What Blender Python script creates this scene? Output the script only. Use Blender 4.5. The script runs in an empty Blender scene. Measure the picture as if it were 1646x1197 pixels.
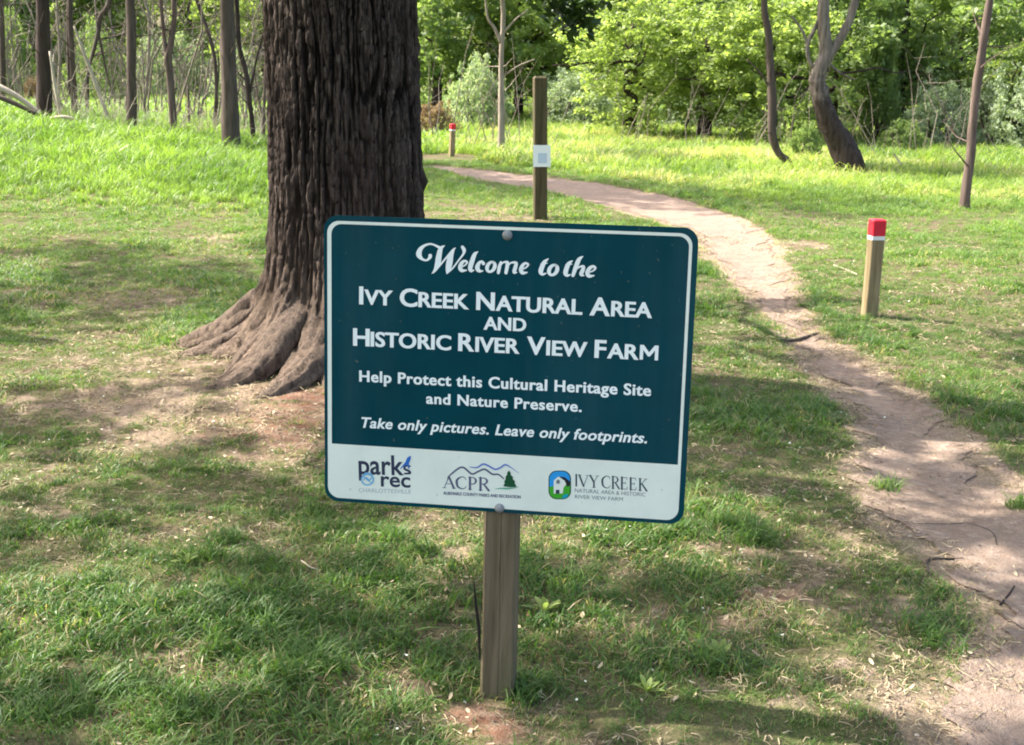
import bpy, math, random
import numpy as np
from mathutils import Vector, Matrix, Euler
random.seed(7)
RNG = np.random.default_rng(11)
S = bpy.context.scene
C = S.collection

# ------------------------------------------------------------------ camera
FPX, CX, CY, HORIZON = 2000.0, 823.0, 598.5, 113.0      # in pixels of the 1646 px wide photograph
EYE = 1.55
PITCH = math.atan((CY - HORIZON) / FPX)
ROLL = 0.023
cd = bpy.data.cameras.new('camera')
cam = bpy.data.objects.new('camera', cd); C.objects.link(cam)
RM = Matrix.Rotation(math.pi/2 - PITCH, 3, 'X') @ Matrix.Rotation(ROLL, 3, 'Z')
cam.matrix_world = Matrix.Translation((0, 0, EYE)) @ RM.to_4x4()
cd.sensor_width = 36; cd.lens = 36*FPX/1646; cd.clip_end = 1000; cd.clip_start = 0.05
cd.dof.use_dof = True; cd.dof.focus_distance = 3.2; cd.dof.aperture_fstop = 20.0
S.camera = cam
# ------------------------------------------------------------------ sky, sun, exposure
SUN_EL = math.radians(50)
SUN_AZ = math.radians(-72)            # clockwise from +Y: the sun stands left of and beyond the scene
SD = np.array([math.sin(SUN_AZ)*math.cos(SUN_EL), math.cos(SUN_AZ)*math.cos(SUN_EL), math.sin(SUN_EL)])
w = bpy.data.worlds.new('World'); S.world = w; w.use_nodes = True
nt = w.node_tree; bg = nt.nodes['Background']
sky = nt.nodes.new('ShaderNodeTexSky'); sky.sky_type = 'NISHITA'; sky.sun_disc = False
sky.sun_elevation = SUN_EL; sky.sun_rotation = SUN_AZ; sky.air_density = 1.0; sky.dust_density = 5.0; sky.ozone_density = 1.0
nt.links.new(sky.outputs[0], bg.inputs[0]); bg.inputs[1].default_value = 0.15
sl = bpy.data.lights.new('sun', 'SUN'); sl.energy = 4.0; sl.angle = math.radians(0.55); sl.color = (1, .95, .86)
so = bpy.data.objects.new('sun', sl); C.objects.link(so)
so.rotation_euler = Vector((-SD[0], -SD[1], -SD[2])).to_track_quat('-Z', 'Y').to_euler()
so.location = (-8, 8, 12)
S.view_settings.view_transform = 'Standard'; S.view_settings.look = 'None'
S.view_settings.exposure = 1.85; S.view_settings.gamma = 1; S.view_settings.use_curve_mapping = False
S.render.engine = 'CYCLES'
S.cycles.use_denoising = True
S.cycles.max_bounces = 8; S.cycles.transmission_bounces = 6; S.cycles.diffuse_bounces = 4
S.cycles.pixel_filter_type = 'BLACKMAN_HARRIS'; S.cycles.filter_width = 1.9

# ------------------------------------------------------------------ noise and terrain
def _h(i, j, k, s):
    n = (i.astype(np.int64)*73856093) ^ (j.astype(np.int64)*19349663) ^ (k.astype(np.int64)*83492791) ^ (s*2654435761)
    n = (n ^ (n >> 13)) * 1274126177 & 0xffffffff
    n = (n ^ (n >> 16)) * 2246822519 & 0xffffffff
    return ((n ^ (n >> 15)) & 0xffffff) / float(0xffffff)
def n3(x, y, z, s=0):
    x, y, z = np.broadcast_arrays(np.asarray(x, float), np.asarray(y, float), np.asarray(z, float))
    i, j, k = np.floor(x), np.floor(y), np.floor(z)
    a, b, c = x-i, y-j, z-k
    a, b, c = a*a*(3-2*a), b*b*(3-2*b), c*c*(3-2*c)
    i, j, k = i.astype(np.int64), j.astype(np.int64), k.astype(np.int64)
    r = 0
    for di in (0, 1):
        for dj in (0, 1):
            for dk in (0, 1):
                r = r + _h(i+di, j+dj, k+dk, s)*(a if di else 1-a)*(b if dj else 1-b)*(c if dk else 1-c)
    return r
def n2(x, y, s=0): return n3(x, y, 0.5, s)
def fbm(x, y, s=0, o=4):
    r, a, t = 0, 1, 0
    for q in range(o):
        r = r + a*n2(np.asarray(x)*2**q, np.asarray(y)*2**q, s+q); t += a; a *= .5
    return r/t
def sst(x, a, b):
    t = np.clip((x-a)/(b-a), 0, 1); return t*t*(3-2*t)
TREE = np.array([-0.93, 6.62])
def H0(x, y):
    x = np.asarray(x, float); y = np.asarray(y, float)
    r = .27*sst(-x, 1.6, 3.9) + .075*np.clip(-x-3.5, 0, 8)
    h = r*sst(y, 10.5, 18.5)*(1 - sst(y, 20.5, 31))
    d = np.hypot(x-TREE[0], y-TREE[1])
    h = h + .10*np.exp(-(d/1.1)**2)
    h = h - .042*np.exp(-((x+.03)**2+(y-2.95)**2)/.35**2)
    h = h + .05*(fbm(x*.5, y*.5, 3)-.5)*sst(np.hypot(x, y), 1, 6)
    far = np.hypot(x, y)
    h = h + 14*sst(far, 75, 260)
    return h
def unproj(px, py):
    v = RM @ Vector(((px-CX)/FPX, (CY-py)/FPX, -1.0)); return np.array(v)
def G(px, py):                                          # where a ray meets the ground
    d = unproj(px, py)
    t = 1.0
    prev = 1.0
    while t < 400:
        p = d*t
        if EYE + p[2] < float(H0(p[0], p[1])): break
        prev = t; t *= 1.02
    a, b = prev, t
    for _ in range(18):
        m = .5*(a+b); p = d*m
        if EYE+p[2] < float(H0(p[0], p[1])): b = m
        else: a = m
    p = d*b
    return np.array([p[0], p[1], EYE+p[2]])
def AT(px, py, Y):                                      # point on the upright plane y = Y
    d = unproj(px, py); t = Y/d[1]
    return np.array([d[0]*t, Y, EYE+d[2]*t])

# path outline (walked by eye), world metres
PE = [(262,560,640),(266,640,712),(272,700,775),(285,748,880),(300,835,1000),(320,925,1095),(345,1020,1180),(370,1100,1225),(400,1128,1255),
      (440,1165,1272),(480,1203,1290),(520,1243,1312),(550,1266,1350),(600,1302,1440),(650,1348,1512),(700,1372,1565),(750,1350,1615),
      (800,1370,1680),(850,1440,1730),(900,1500,1790),(1000,1565,1880),(1100,1530,1960),(1197,1440,2010)]
PL = [G(l, y)[:2] for y, l, r in PE]; PR = [G(r, y)[:2] for y, l, r in PE]
PL = [np.array([-7.5, 25.5]), np.array([-4.2, 23.2])] + PL + [np.array([1.0, 1.7]), np.array([.9, 0.4]), np.array([.9, -4.])]
PR = [np.array([-7.2, 26.6]), np.array([-3.8, 24.2])] + PR + [np.array([2.2, 1.7]), np.array([2.0, 0.4]), np.array([2.0, -4.])]
def resample(P, n):
    P = np.array(P); out = []
    m = len(P)
    for i in range(m-1):
        p0, p1, p2, p3 = P[max(i-1, 0)], P[i], P[i+1], P[min(i+2, m-1)]
        for t in np.arange(n)/n:
            out.append(.5*((2*p1)+(-p0+p2)*t+(2*p0-5*p1+4*p2-p3)*t*t+(-p0+3*p1-3*p2+p3)*t**3))
    out.append(P[-1]); return np.array(out)
PLs, PRs = resample(PL, 8), resample(PR, 8)
POLY = np.vstack([PLs, PRs[::-1]])
def inside(x, y, P):
    x = np.asarray(x); y = np.asarray(y); c = np.zeros(x.shape, bool)
    for a, b in zip(P, np.roll(P, -1, 0)):
        k = ((a[1] > y) != (b[1] > y)) & (x < (b[0]-a[0])*(y-a[1])/(b[1]-a[1]+1e-12)+a[0]); c ^= k
    return c
def pathd(x, y):                                        # signed distance, negative inside
    x = np.asarray(x, float); y = np.asarray(y, float); d = np.full(x.shape, 1e9)
    for L in (PLs, PRs):
        for a, b in zip(L[:-1], L[1:]):
            e = b-a; l2 = (e**2).sum()+1e-12
            t = np.clip(((x-a[0])*e[0]+(y-a[1])*e[1])/l2, 0, 1)
            d = np.minimum(d, np.hypot(x-a[0]-t*e[0], y-a[1]-t*e[1]))
    return np.where(inside(x, y, POLY), -d, d)
def H(x, y, pd=None):
    return H0(x, y) + (0 if pd is None else -.03*sst(-pd, -.15, .35)) + 0
# bare or thin places: (px, py, radius along x px, radius y px, strength)
BARE_PX = [(430,650,150,46,.95),(330,600,90,34,.6),(480,720,120,40,.9),(700,640,230,60,.5),(785,1160,110,50,.95),(230,470,150,20,.6),(340,395,60,16,.9),(150,520,120,20,.3),
           (470,880,70,24,.8),(430,850,50,14,.6),(1150,800,100,30,.3),(1330,880,190,50,.65),(1250,960,150,40,.6),(1400,1000,170,40,.55),(1480,1110,200,60,.75),
           (1310,1120,120,30,.5),(1200,1010,80,30,.55),(1060,990,90,26,.5),(560,1140,130,40,.35),(240,1060,110,30,.4),(760,345,130,18,.8),(250,570,130,30,.5),
           (900,345,120,14,.5),(1350,395,110,12,.5),(1200,590,90,16,.6),(100,278,130,10,.7),(310,325,60,12,.7),(1350,470,60,14,.2),(1470,760,30,10,-.6),(1425,775,38,14,-1.6),(1640,740,60,18,.5),
           (1160,880,60,20,.5),(150,430,90,14,.4),(60,600,110,30,.4),(200,640,100,26,.45),(1500,600,60,12,.3),(1590,700,70,16,.3),(380,340,50,12,.6)]
BB = []
for px, py, rx, ry, s in BARE_PX:
    c = G(px, py); ex = G(px+rx, py); ey = G(px, py-ry)
    BB.append((c[0], c[1], max(abs(ex[0]-c[0]), .03), max(np.hypot(*(ey-c)[:2]), .03), s))
def px_far(cy): return cy > 6.5
def bare(x, y, pd):
    b = 1 - sst(pd + .22*(fbm(x*2.2, y*2.2, 31)-.5) + .10*(fbm(x*9, y*9, 33)-.5), -.10, .12)
    for cx, cy, rx, ry, s in BB:
        b = b + (.66*(.7 if s > 0 and px_far(cy) else 1))*s*np.exp(-((x-cx)/rx)**2-((y-cy)/ry)**2)*(.15+1.5*fbm(x*7, y*7, 37))
    b = b + .40*sst(fbm(x*1.1, y*1.1, 41), .56, .74)*(1-sst(y, 12, 16)) + .40*sst(fbm(x*11, y*11, 43), .5, .68)*(1-sst(y, 12, 16))
    return np.clip(b, 0, 1)

# ------------------------------------------------------------------ object helpers
def put(o, parent=None):
    C.objects.link(o)
    if parent: o.parent = parent
    return o
def mesh_np(name, V, F, mat=None, smooth=False, attrs=None):
    V = np.asarray(V, np.float32); me = bpy.data.meshes.new(name)
    if isinstance(F, np.ndarray):
        k = F.shape[1]; me.vertices.add(len(V)); me.vertices.foreach_set('co', V.ravel())
        me.loops.add(F.size); me.loops.foreach_set('vertex_index', F.astype(np.int32).ravel())
        me.polygons.add(len(F)); me.polygons.foreach_set('loop_start', np.arange(0, F.size, k, dtype=np.int32))
    else:
        me.from_pydata([tuple(map(float, v)) for v in V], [], F)
    if attrs:
        for kx, a in attrs.items():
            at = me.attributes.new(kx, 'FLOAT', 'POINT'); at.data.foreach_set('value', np.asarray(a, np.float32))
    me.update(calc_edges=True); me.validate()
    if smooth: me.polygons.foreach_set('use_smooth', np.ones(len(me.polygons), bool))
    if mat: me.materials.append(mat)
    return me
def part(name, V, F, mat, parent=None, org=(0, 0, 0), smooth=False, attrs=None):
    V = np.asarray(V, float) - np.asarray(org, float)
    o = bpy.data.objects.new(name, mesh_np(name, V, F, mat, smooth, attrs))
    if parent is None: o.location = org
    return put(o, parent)
def thing(name, loc, label, cat, group=None):
    o = bpy.data.objects.new(name, None); o.empty_display_size = .2; C.objects.link(o); o.location = loc
    return tag(o, label, cat, group)
def tag(o, label, cat, group=None, kind=None):
    if label: o['label'] = label
    if cat: o['category'] = cat
    if group: o['group'] = group
    if kind: o['kind'] = kind
    return o
def tube(P, R, n=10, seed=0, rough=.0, cap=True):
    P = np.asarray(P, float); R = np.asarray(R, float); m = len(P)
    T = np.gradient(P, axis=0); T /= np.linalg.norm(T, axis=1)[:, None]+1e-9
    u = np.cross(T[0], [0.3, 1, 0.1]); u /= np.linalg.norm(u)
    V = []; a = np.arange(n)/n*2*math.pi
    for i in range(m):
        u = u - T[i]*u.dot(T[i]); u /= np.linalg.norm(u); v = np.cross(T[i], u)
        r = R[i]*(1+rough*(n3(np.cos(a)*2+seed, np.sin(a)*2, i*.7, seed)*2-1))
        V.append(P[i]+np.outer(r*np.cos(a), u)+np.outer(r*np.sin(a), v))
    V = np.vstack(V); F = []
    for i in range(m-1):
        for j in range(n):
            k = (j+1) % n; F.append((i*n+j, i*n+k, (i+1)*n+k, (i+1)*n+j))
    if cap: F.append(tuple(range(n-1, -1, -1))); F.append(tuple((m-1)*n+j for j in range(n)))
    return V, F
def join(parts):
    V, F, o = [], [], 0
    for v, f in parts:
        V.append(np.asarray(v)); F += [tuple(i+o for i in q) for q in f]; o += len(v)
    return np.vstack(V), F

# ------------------------------------------------------------------ materials
class N:
    def __init__(s, name):
        s.m = bpy.data.materials.new(name); s.m.use_nodes = True; s.t = s.m.node_tree
        s.b = s.t.nodes['Principled BSDF']; s.out = s.t.nodes['Material Output']
    def n(s, ty, **k):
        x = s.t.nodes.new('ShaderNode'+ty)
        for a, v in k.items(): setattr(x, a, v)
        return x
    def l(s, a, b): s.t.links.new(a, b)
    def mix(s, f, a, b):
        x = s.n('Mix', data_type='RGBA')
        for sock, v in ((x.inputs[0], f), (x.inputs[6], a), (x.inputs[7], b)):
            if hasattr(v, 'is_linked'): s.l(v, sock)
            elif isinstance(v, tuple): sock.default_value = (*v, 1)
            else: sock.default_value = v
        return x.outputs[2]
    def noise(s, scale, detail=4, rough=.6, sc=(1, 1, 1), coord='Object', dist=0):
        tc = s.n('TexCoord'); mp = s.n('Mapping'); mp.inputs[3].default_value = sc
        s.l(tc.outputs[coord], mp.inputs[0])
        x = s.n('TexNoise'); x.inputs['Scale'].default_value = scale; x.inputs['Detail'].default_value = detail
        x.inputs['Roughness'].default_value = rough; x.inputs['Distortion'].default_value = dist
        s.l(mp.outputs[0], x.inputs['Vector']); return x.outputs[0]
    def ramp(s, f, a, b):
        x = s.n('MapRange'); x.inputs[1].default_value = a; x.inputs[2].default_value = b; s.l(f, x.inputs[0]); return x.outputs[0]
    def math(s, op, a, b):
        x = s.n('Math', operation=op)
        for i, v in enumerate((a, b)):
            if hasattr(v, 'is_linked'): s.l(v, x.inputs[i])
            else: x.inputs[i].default_value = v
        return x.outputs[0]
    def attr(s, name, ty='GEOMETRY'):
        x = s.n('Attribute'); x.attribute_name = name; x.attribute_type = ty; return x.outputs['Fac']
    def bump(s, f, st=.5, d=.01):
        x = s.n('Bump'); x.inputs['Strength'].default_value = st; x.inputs['Distance'].default_value = d
        s.l(f, x.inputs['Height']); s.l(x.outputs[0], s.b.inputs['Normal'])
    def col(s, c):
        if hasattr(c, 'is_linked'): s.l(c, s.b.inputs['Base Color'])
        else: s.b.inputs['Base Color'].default_value = (*c, 1)
    def rs(s, r, spec=.3): s.b.inputs['Roughness'].default_value = r; s.b.inputs['Specular IOR Level'].default_value = spec
def plain(name, c, r=.6, spec=.3, var=.0, sc=8):
    k = N(name); k.rs(r, spec)
    if var: k.col(k.mix(k.noise(sc, 5), tuple(x*(1-var) for x in c), tuple(min(1, x*(1+var)) for x in c)))
    else: k.col(c)
    return k.m
def leafmat(name, cA, cB, trans=.45):
    k = N(name); v = k.attr('v'); c = k.mix(v, cA, cB)
    k.col(c); k.rs(.5, .35)
    tr = k.n('BsdfTranslucent'); br = k.n('Mix', data_type='RGBA', blend_type='MULTIPLY'); br.inputs[0].default_value = 1
    k.l(c, br.inputs[6]); br.inputs[7].default_value = (1.4, 1.5, .8, 1); k.l(br.outputs[2], tr.inputs[0])
    ms = k.n('MixShader'); ms.inputs[0].default_value = trans; k.l(k.b.outputs[0], ms.inputs[1]); k.l(tr.outputs[0], ms.inputs[2])
    k.l(ms.outputs[0], k.out.inputs[0]); return k.m
def grassmat(name, cA, cB, dry=(.34, .27, .13)):
    k = N(name); b = k.attr('b'); t = k.attr('tint', 'INSTANCER'); d = k.attr('dry', 'INSTANCER')
    f = k.math('ADD', t, k.math('MULTIPLY', k.math('SUBTRACT', b, .5), .7))
    c = k.mix(k.ramp(f, 0, 1), cA, cB)
    c = k.mix(k.ramp(k.math('SUBTRACT', d, b), 0, .12), c, dry)
    k.col(c); k.rs(.45, .35)
    tr = k.n('BsdfTranslucent'); br = k.n('Mix', data_type='RGBA', blend_type='MULTIPLY'); br.inputs[0].default_value = 1
    k.l(c, br.inputs[6]); br.inputs[7].default_value = (1.5, 1.6, .8, 1); k.l(br.outputs[2], tr.inputs[0])
    ms = k.n('MixShader'); ms.inputs[0].default_value = .42; k.l(k.b.outputs[0], ms.inputs[1]); k.l(tr.outputs[0], ms.inputs[2])
    k.l(ms.outputs[0], k.out.inputs[0]); return k.m
def barkmat(name, cA, cB, st=.6, zs=.12, scale=22):
    k = N(name); n = k.noise(scale, 6, .65, (1, 1, zs)); n2_ = k.noise(3, 3, .5, (1, 1, .4))
    c = k.mix(k.ramp(n, .3, .7), cA, cB); c = k.mix(k.ramp(n2_, .35, .75), c, tuple((a+b)*.42 for a, b in zip(cA, cB)))
    k.col(c); k.rs(.9, .15); k.bump(n, st, .02); return k.m

DIRT_A, DIRT_B, DIRT_C = (.31, .218, .160), (.20, .145, .112), (.42, .33, .26)
def dirt_nodes(k):
    n = k.noise(3.1, 6, .65, coord='Object'); m = k.noise(26, 5, .7, coord='Object'); g = k.noise(120, 3, .7, coord='Object')
    c = k.mix(k.ramp(n, .3, .7), DIRT_B, DIRT_A); c = k.mix(k.ramp(m, .48, .78), c, DIRT_C)
    c = k.mix(k.ramp(g, .62, .72), c, (.52, .42, .33)); c = k.mix(k.ramp(g, .38, .30), c, (.10, .065, .045))
    hgt = k.math('ADD', k.math('MULTIPLY', m, 1.0), k.math('MULTIPLY', g, .4))
    return c, hgt
k = N('trodden_dirt'); c, hgt = dirt_nodes(k)
c = k.mix(k.math('MULTIPLY', k.ramp(k.noise(1.1, 4, .65), .44, .66), .5), c, (.235, .18, .15)); c = k.mix(k.math('MULTIPLY', k.ramp(k.noise(9, 5, .6), .5, .85), .6), c, (.14, .10, .08))
hgt = k.math('ADD', hgt, k.math('MULTIPLY', k.noise(7, 3, .5), 1.2)); k.col(c); k.rs(.95, .1); k.bump(hgt, .8, .022); M_DIRT = k.m
k = N('lawn_soil'); c, hgt = dirt_nodes(k); b = k.attr('bare')
fine = k.noise(38, 5, .75, coord='Object')
thatch = k.mix(k.ramp(k.noise(70, 5, .75, coord='Object'), .3, .7), (.04, .030, .018), (.24, .18, .115))
green = k.mix(k.ramp(k.noise(90, 4, .75, coord='Object'), .3, .7), (.03, .045, .012), (.15, .16, .06))
thatch = k.mix(k.ramp(k.noise(2.2, 4, .6, coord='Object'), .35, .65), green, thatch)
straw = k.mix(k.ramp(k.noise(85, 5, .8, coord='Object'), .3, .7), (.10, .07, .045), (.44, .34, .23))
c = k.mix(k.ramp(k.noise(6, 4, .6, coord='Object'), .40, .62), straw, c)
f = k.ramp(k.math('ADD', b, k.math('MULTIPLY', k.math('SUBTRACT', fine, .5), 1.1)), .36, .70)
c = k.mix(k.math('MULTIPLY', k.attr('red'), k.ramp(k.noise(20, 5, .7), .3, .6)), c, (.20, .095, .06)); k.col(k.mix(f, thatch, c)); k.rs(.95, .1); k.bump(hgt, .9, .025); M_SOIL = k.m

M_BARK = barkmat('grey_brown_bark', (.035, .026, .022), (.15, .115, .095))
M_BARKD = barkmat('dark_bark', (.018, .013, .011), (.085, .062, .052))
M_BARKP = barkmat('pale_bark', (.15, .115, .09), (.42, .36, .29))
M_BARKP2 = barkmat('lichen_pale_bark', (.07, .055, .045), (.30, .25, .20))
def forkbark():
    k = N('dark_to_lichen_bark'); n = k.noise(22, 6, .65, (1, 1, .12)); sx = k.n('SeparateXYZ'); tc = k.n('TexCoord'); k.l(tc.outputs['Object'], sx.inputs[0])
    f = k.ramp(k.math('ADD', sx.outputs['Z'], k.math('MULTIPLY', k.math('SUBTRACT', k.noise(5, 4, .7), .5), 1.6)), 1.1, 1.75)
    c = k.mix(f, k.mix(k.ramp(n, .3, .7), (.018, .013, .011), (.075, .055, .046)), k.mix(k.ramp(n, .3, .7), (.06, .048, .04), (.27, .23, .19)))
    k.col(c); k.rs(.9, .15); k.bump(n, .7, .025); return k.m
M_FORK = forkbark()
M_BARKR = barkmat('reddish_bark', (.055, .038, .032), (.21, .155, .13))
M_DEAD = barkmat('bleached_wood', (.26, .21, .15), (.60, .53, .42), .3)
k = N('furrowed_bark'); r = k.attr('ridge'); n = k.noise(30, 7, .7, (1, 1, .10)); n_ = k.noise(110, 4, .7, (1, 1, .3))
fl = k.noise(95, 7, .8, (1, 1, .13), dist=.8)
c = k.mix(k.ramp(r, .2, .85), (.008, .006, .005), (.066, .049, .042)); c = k.mix(k.math('MULTIPLY', k.ramp(fl, .50, .68), k.ramp(r, .25, .8)), c, (.27, .215, .18)); c = k.mix(k.math('MULTIPLY', k.ramp(n, .50, .36), .7), c, (.012, .008, .007))  # dark furrows, paler flecked ridges: relief shading put into the bark colour
c = k.mix(k.math('MULTIPLY', k.ramp(k.noise(1.7, 3, .5, (1, 1, .3)), .5, .7), .5), c, (.10, .065, .055))
lo = k.attr('low'); c = k.mix(k.math('MULTIPLY', lo, k.ramp(n, .3, .62)), c, (.32, .23, .17))
k.col(c); k.rs(.92, .12); k.bump(k.math('ADD', n, k.math('MULTIPLY', n_, .5)), 1.0, .03); M_OAK = k.m

M_YG = leafmat('yellow_green_leaves', (.17, .235, .06), (.36, .43, .15), .5)  # yellow, mid and dark greens paled: background haze put into the colour
M_MG = leafmat('mid_green_leaves', (.10, .16, .05), (.25, .32, .12), .5)
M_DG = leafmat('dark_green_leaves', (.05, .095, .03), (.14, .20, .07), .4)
M_DGS = leafmat('deep_shade_leaves', (.02, .05, .012), (.06, .11, .025), .15)  # shade below the crown put into the leaf colour
M_SG = leafmat('silver_green_leaves', (.15, .21, .11), (.40, .46, .30), .4)
M_BR = leafmat('dry_brown_leaves', (.15, .09, .055), (.36, .25, .16), .3)
M_GR1 = grassmat('lawn_blades', (.05, .115, .024), (.175, .275, .06), (.38, .31, .17))
M_GR2 = grassmat('tall_blades', (.10, .185, .03), (.235, .335, .07))
M_GR3 = grassmat('meadow_blades', (.11, .19, .035), (.29, .37, .085), (.46, .41, .20))

# ------------------------------------------------------------------ ground sheet
def axis(lo, hi, near_lo, near_hi, step, grow):
    a = list(np.arange(near_lo, near_hi, step)); s = step; x = a[-1]
    while x < hi: s *= grow; x += s; a.append(x)
    s = step; x = near_lo; b = []
    while x > lo: s *= grow; x -= s; b.append(x)
    return np.array(b[::-1]+a)
XS = axis(-330, 330, -3.4, 3.8, .04, 1.055); YS = axis(-60, 420, 1.6, 9.0, .04, 1.028)
X, Y = np.meshgrid(XS, YS); sh = X.shape; X = X.ravel(); Y = Y.ravel()
near = (Y < 32) & (Y > -6) & (np.abs(X) < 16)
PD = np.full(X.shape, 9.0); PD[near] = pathd(X[near], Y[near])
BR = np.zeros(X.shape); BR[near] = bare(X[near], Y[near], PD[near])
Z = H0(X, Y) - .03*sst(-PD, -.15, .35)
mic = (fbm(X*7, Y*7, 55)-.5)*.035 + (fbm(X*26, Y*26, 57, 2)-.5)*.012
Z = Z + np.where(near, mic*(.6+.6*(1-BR)), 0)
ny, nx = sh; idx = np.arange(nx*ny).reshape(ny, nx)
F = np.stack([idx[:-1, :-1].ravel(), idx[:-1, 1:].ravel(), idx[1:, 1:].ravel(), idx[1:, :-1].ravel()], 1)
RD = np.zeros(X.shape)
for px, py, rx, ry in ((455, 690, 120, 40), (500, 640, 90, 40), (785, 1165, 110, 50), (1180, 960, 140, 40), (700, 660, 160, 50)):
    c = G(px, py); e1 = G(px+rx, py); e2 = G(px, py-ry); RD = np.maximum(RD, np.exp(-((X-c[0])/(e1[0]-c[0]))**2-((Y-c[1])/(e2[1]-c[1]))**2))
g = part('ground', np.stack([X, Y, Z], 1), F, M_SOIL, smooth=True, attrs={'bare': BR, 'red': RD}); tag(g, None, None, kind='structure')
GZ = Z.reshape(sh)
def HG(x, y):                                           # height of the finished ground sheet
    x = np.asarray(x, float); y = np.asarray(y, float)
    i = np.clip(np.searchsorted(XS, x)-1, 0, nx-2); j = np.clip(np.searchsorted(YS, y)-1, 0, ny-2)
    a = np.clip((x-XS[i])/(XS[i+1]-XS[i]), 0, 1); b_ = np.clip((y-YS[j])/(YS[j+1]-YS[j]), 0, 1)
    return GZ[j, i]*(1-a)*(1-b_)+GZ[j, i+1]*a*(1-b_)+GZ[j+1, i]*(1-a)*b_+GZ[j+1, i+1]*a*b_
def hg(x, y): return float(HG(x, y))
# path sheet just above the ground, edge made ragged
nL = resample(PL, 40); nR = resample(PR, 40); m = len(nL); K = 26
V = []
for i in range(m):
    a, b_ = nL[i], nR[i]; wd = np.linalg.norm(b_-a); e = (b_-a)/wd
    j1 = .26*(float(fbm(a[0]*4, a[1]*4, 61))-.5)*2 + .09 + .03*(float(n2(a[0]*25, a[1]*25, 67))-.5); j2 = .26*(float(fbm(b_[0]*4, b_[1]*4, 63))-.5)*2 + .09 + .03*(float(n2(b_[0]*25, b_[1]*25, 68))-.5)
    p, q = a+e*j1, b_-e*j2
    for t in range(K): V.append(p+(q-p)*t/(K-1))
V = np.array(V); zz = HG(V[:, 0], V[:, 1]) + .005
F = np.array([(i*K+j, i*K+j+1, (i+1)*K+j+1, (i+1)*K+j) for i in range(m-1) for j in range(K-1)])
tag(part('path', np.column_stack([V, zz]), F, M_DIRT, smooth=True), None, None, kind='structure')

# ------------------------------------------------------------------ instanced ground cover (uncountable)
def blades(n, rad, hmin, hmax, wd, lean, seed, seg=3):
    r = np.random.default_rng(seed); V, F, B = [], [], []
    for i in range(n):
        a = r.uniform(0, 6.283); d = rad*math.sqrt(r.random()); x, y = d*math.cos(a), d*math.sin(a)
        h = r.uniform(hmin, hmax); la = r.uniform(0, 6.283); ln = lean*h*r.uniform(.2, 1.3); wv = wd*r.uniform(.6, 1.3)
        fa = la+math.pi/2+r.uniform(-.5, .5); cx, cy = math.cos(fa)*wv/2, math.sin(fa)*wv/2; o = len(V); b = r.random()
        for s in range(seg):
            t = s/seg; q = ln*t*t; zz_ = h*(t-.25*t*t*lean); k_ = 1-.45*t*t
            V += [(x+math.cos(la)*q-cx*k_, y+math.sin(la)*q-cy*k_, zz_), (x+math.cos(la)*q+cx*k_, y+math.sin(la)*q+cy*k_, zz_)]
        V.append((x+math.cos(la)*ln, y+math.sin(la)*ln, h*(1-.25*lean)))
        for s in range(seg-1): F.append((o+2*s, o+2*s+1, o+2*s+3, o+2*s+2))
        F.append((o+2*seg-2, o+2*seg-1, o+2*seg)); B += [b]*(2*seg+1)
    return V, F, B
def cloud(name, P, rot, scl, tint, dry, variants, mat):
    col = bpy.data.collections.new(name+'_kinds')
    for i, (V, F, B) in enumerate(variants):
        me = mesh_np(name, V, F, mat, attrs={'b': B} if B is not None else None)
        col.objects.link(bpy.data.objects.new('%s_kind_%02d' % (name, i), me))
    n = len(P); me = bpy.data.meshes.new(name); me.vertices.add(n); me.vertices.foreach_set('co', np.asarray(P, np.float32).ravel())
    for kx, a, ty in (('tint', tint, 'FLOAT'), ('dry', dry, 'FLOAT'), ('scl', scl, 'FLOAT')):
        me.attributes.new(kx, ty, 'POINT').data.foreach_set('value', np.asarray(a, np.float32))
    me.attributes.new('rot', 'FLOAT_VECTOR', 'POINT').data.foreach_set('vector', np.asarray(rot, np.float32).ravel())
    me.attributes.new('idx', 'INT', 'POINT').data.foreach_set('value', RNG.integers(0, len(variants), n).astype(np.int32))
    me.materials.append(mat)
    o = bpy.data.objects.new(name, me); C.objects.link(o)
    ng = bpy.data.node_groups.new(name, 'GeometryNodeTree')
    ng.interface.new_socket('Geometry', in_out='INPUT', socket_type='NodeSocketGeometry')
    ng.interface.new_socket('Geometry', in_out='OUTPUT', socket_type='NodeSocketGeometry')
    A = lambda t: ng.nodes.new(t)
    gi, go, ip, ci = A('NodeGroupInput'), A('NodeGroupOutput'), A('GeometryNodeInstanceOnPoints'), A('GeometryNodeCollectionInfo')
    ci.inputs['Collection'].default_value = col; ci.inputs['Separate Children'].default_value = True; ci.inputs['Reset Children'].default_value = True
    def na(nm, ty):
        x = A('GeometryNodeInputNamedAttribute'); x.data_type = ty; x.inputs['Name'].default_value = nm; return x.outputs[0]
    L = ng.links.new
    L(gi.outputs[0], ip.inputs['Points']); L(ci.outputs[0], ip.inputs['Instance']); ip.inputs['Pick Instance'].default_value = True
    L(na('idx', 'INT'), ip.inputs['Instance Index'])
    er = A('FunctionNodeEulerToRotation'); L(na('rot', 'FLOAT_VECTOR'), er.inputs[0]); L(er.outputs[0], ip.inputs['Rotation'])
    L(na('scl', 'FLOAT'), ip.inputs['Scale']); L(ip.outputs[0], go.inputs[0])
    md = o.modifiers.new('scatter', 'NODES'); md.node_group = ng
    return o
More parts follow.
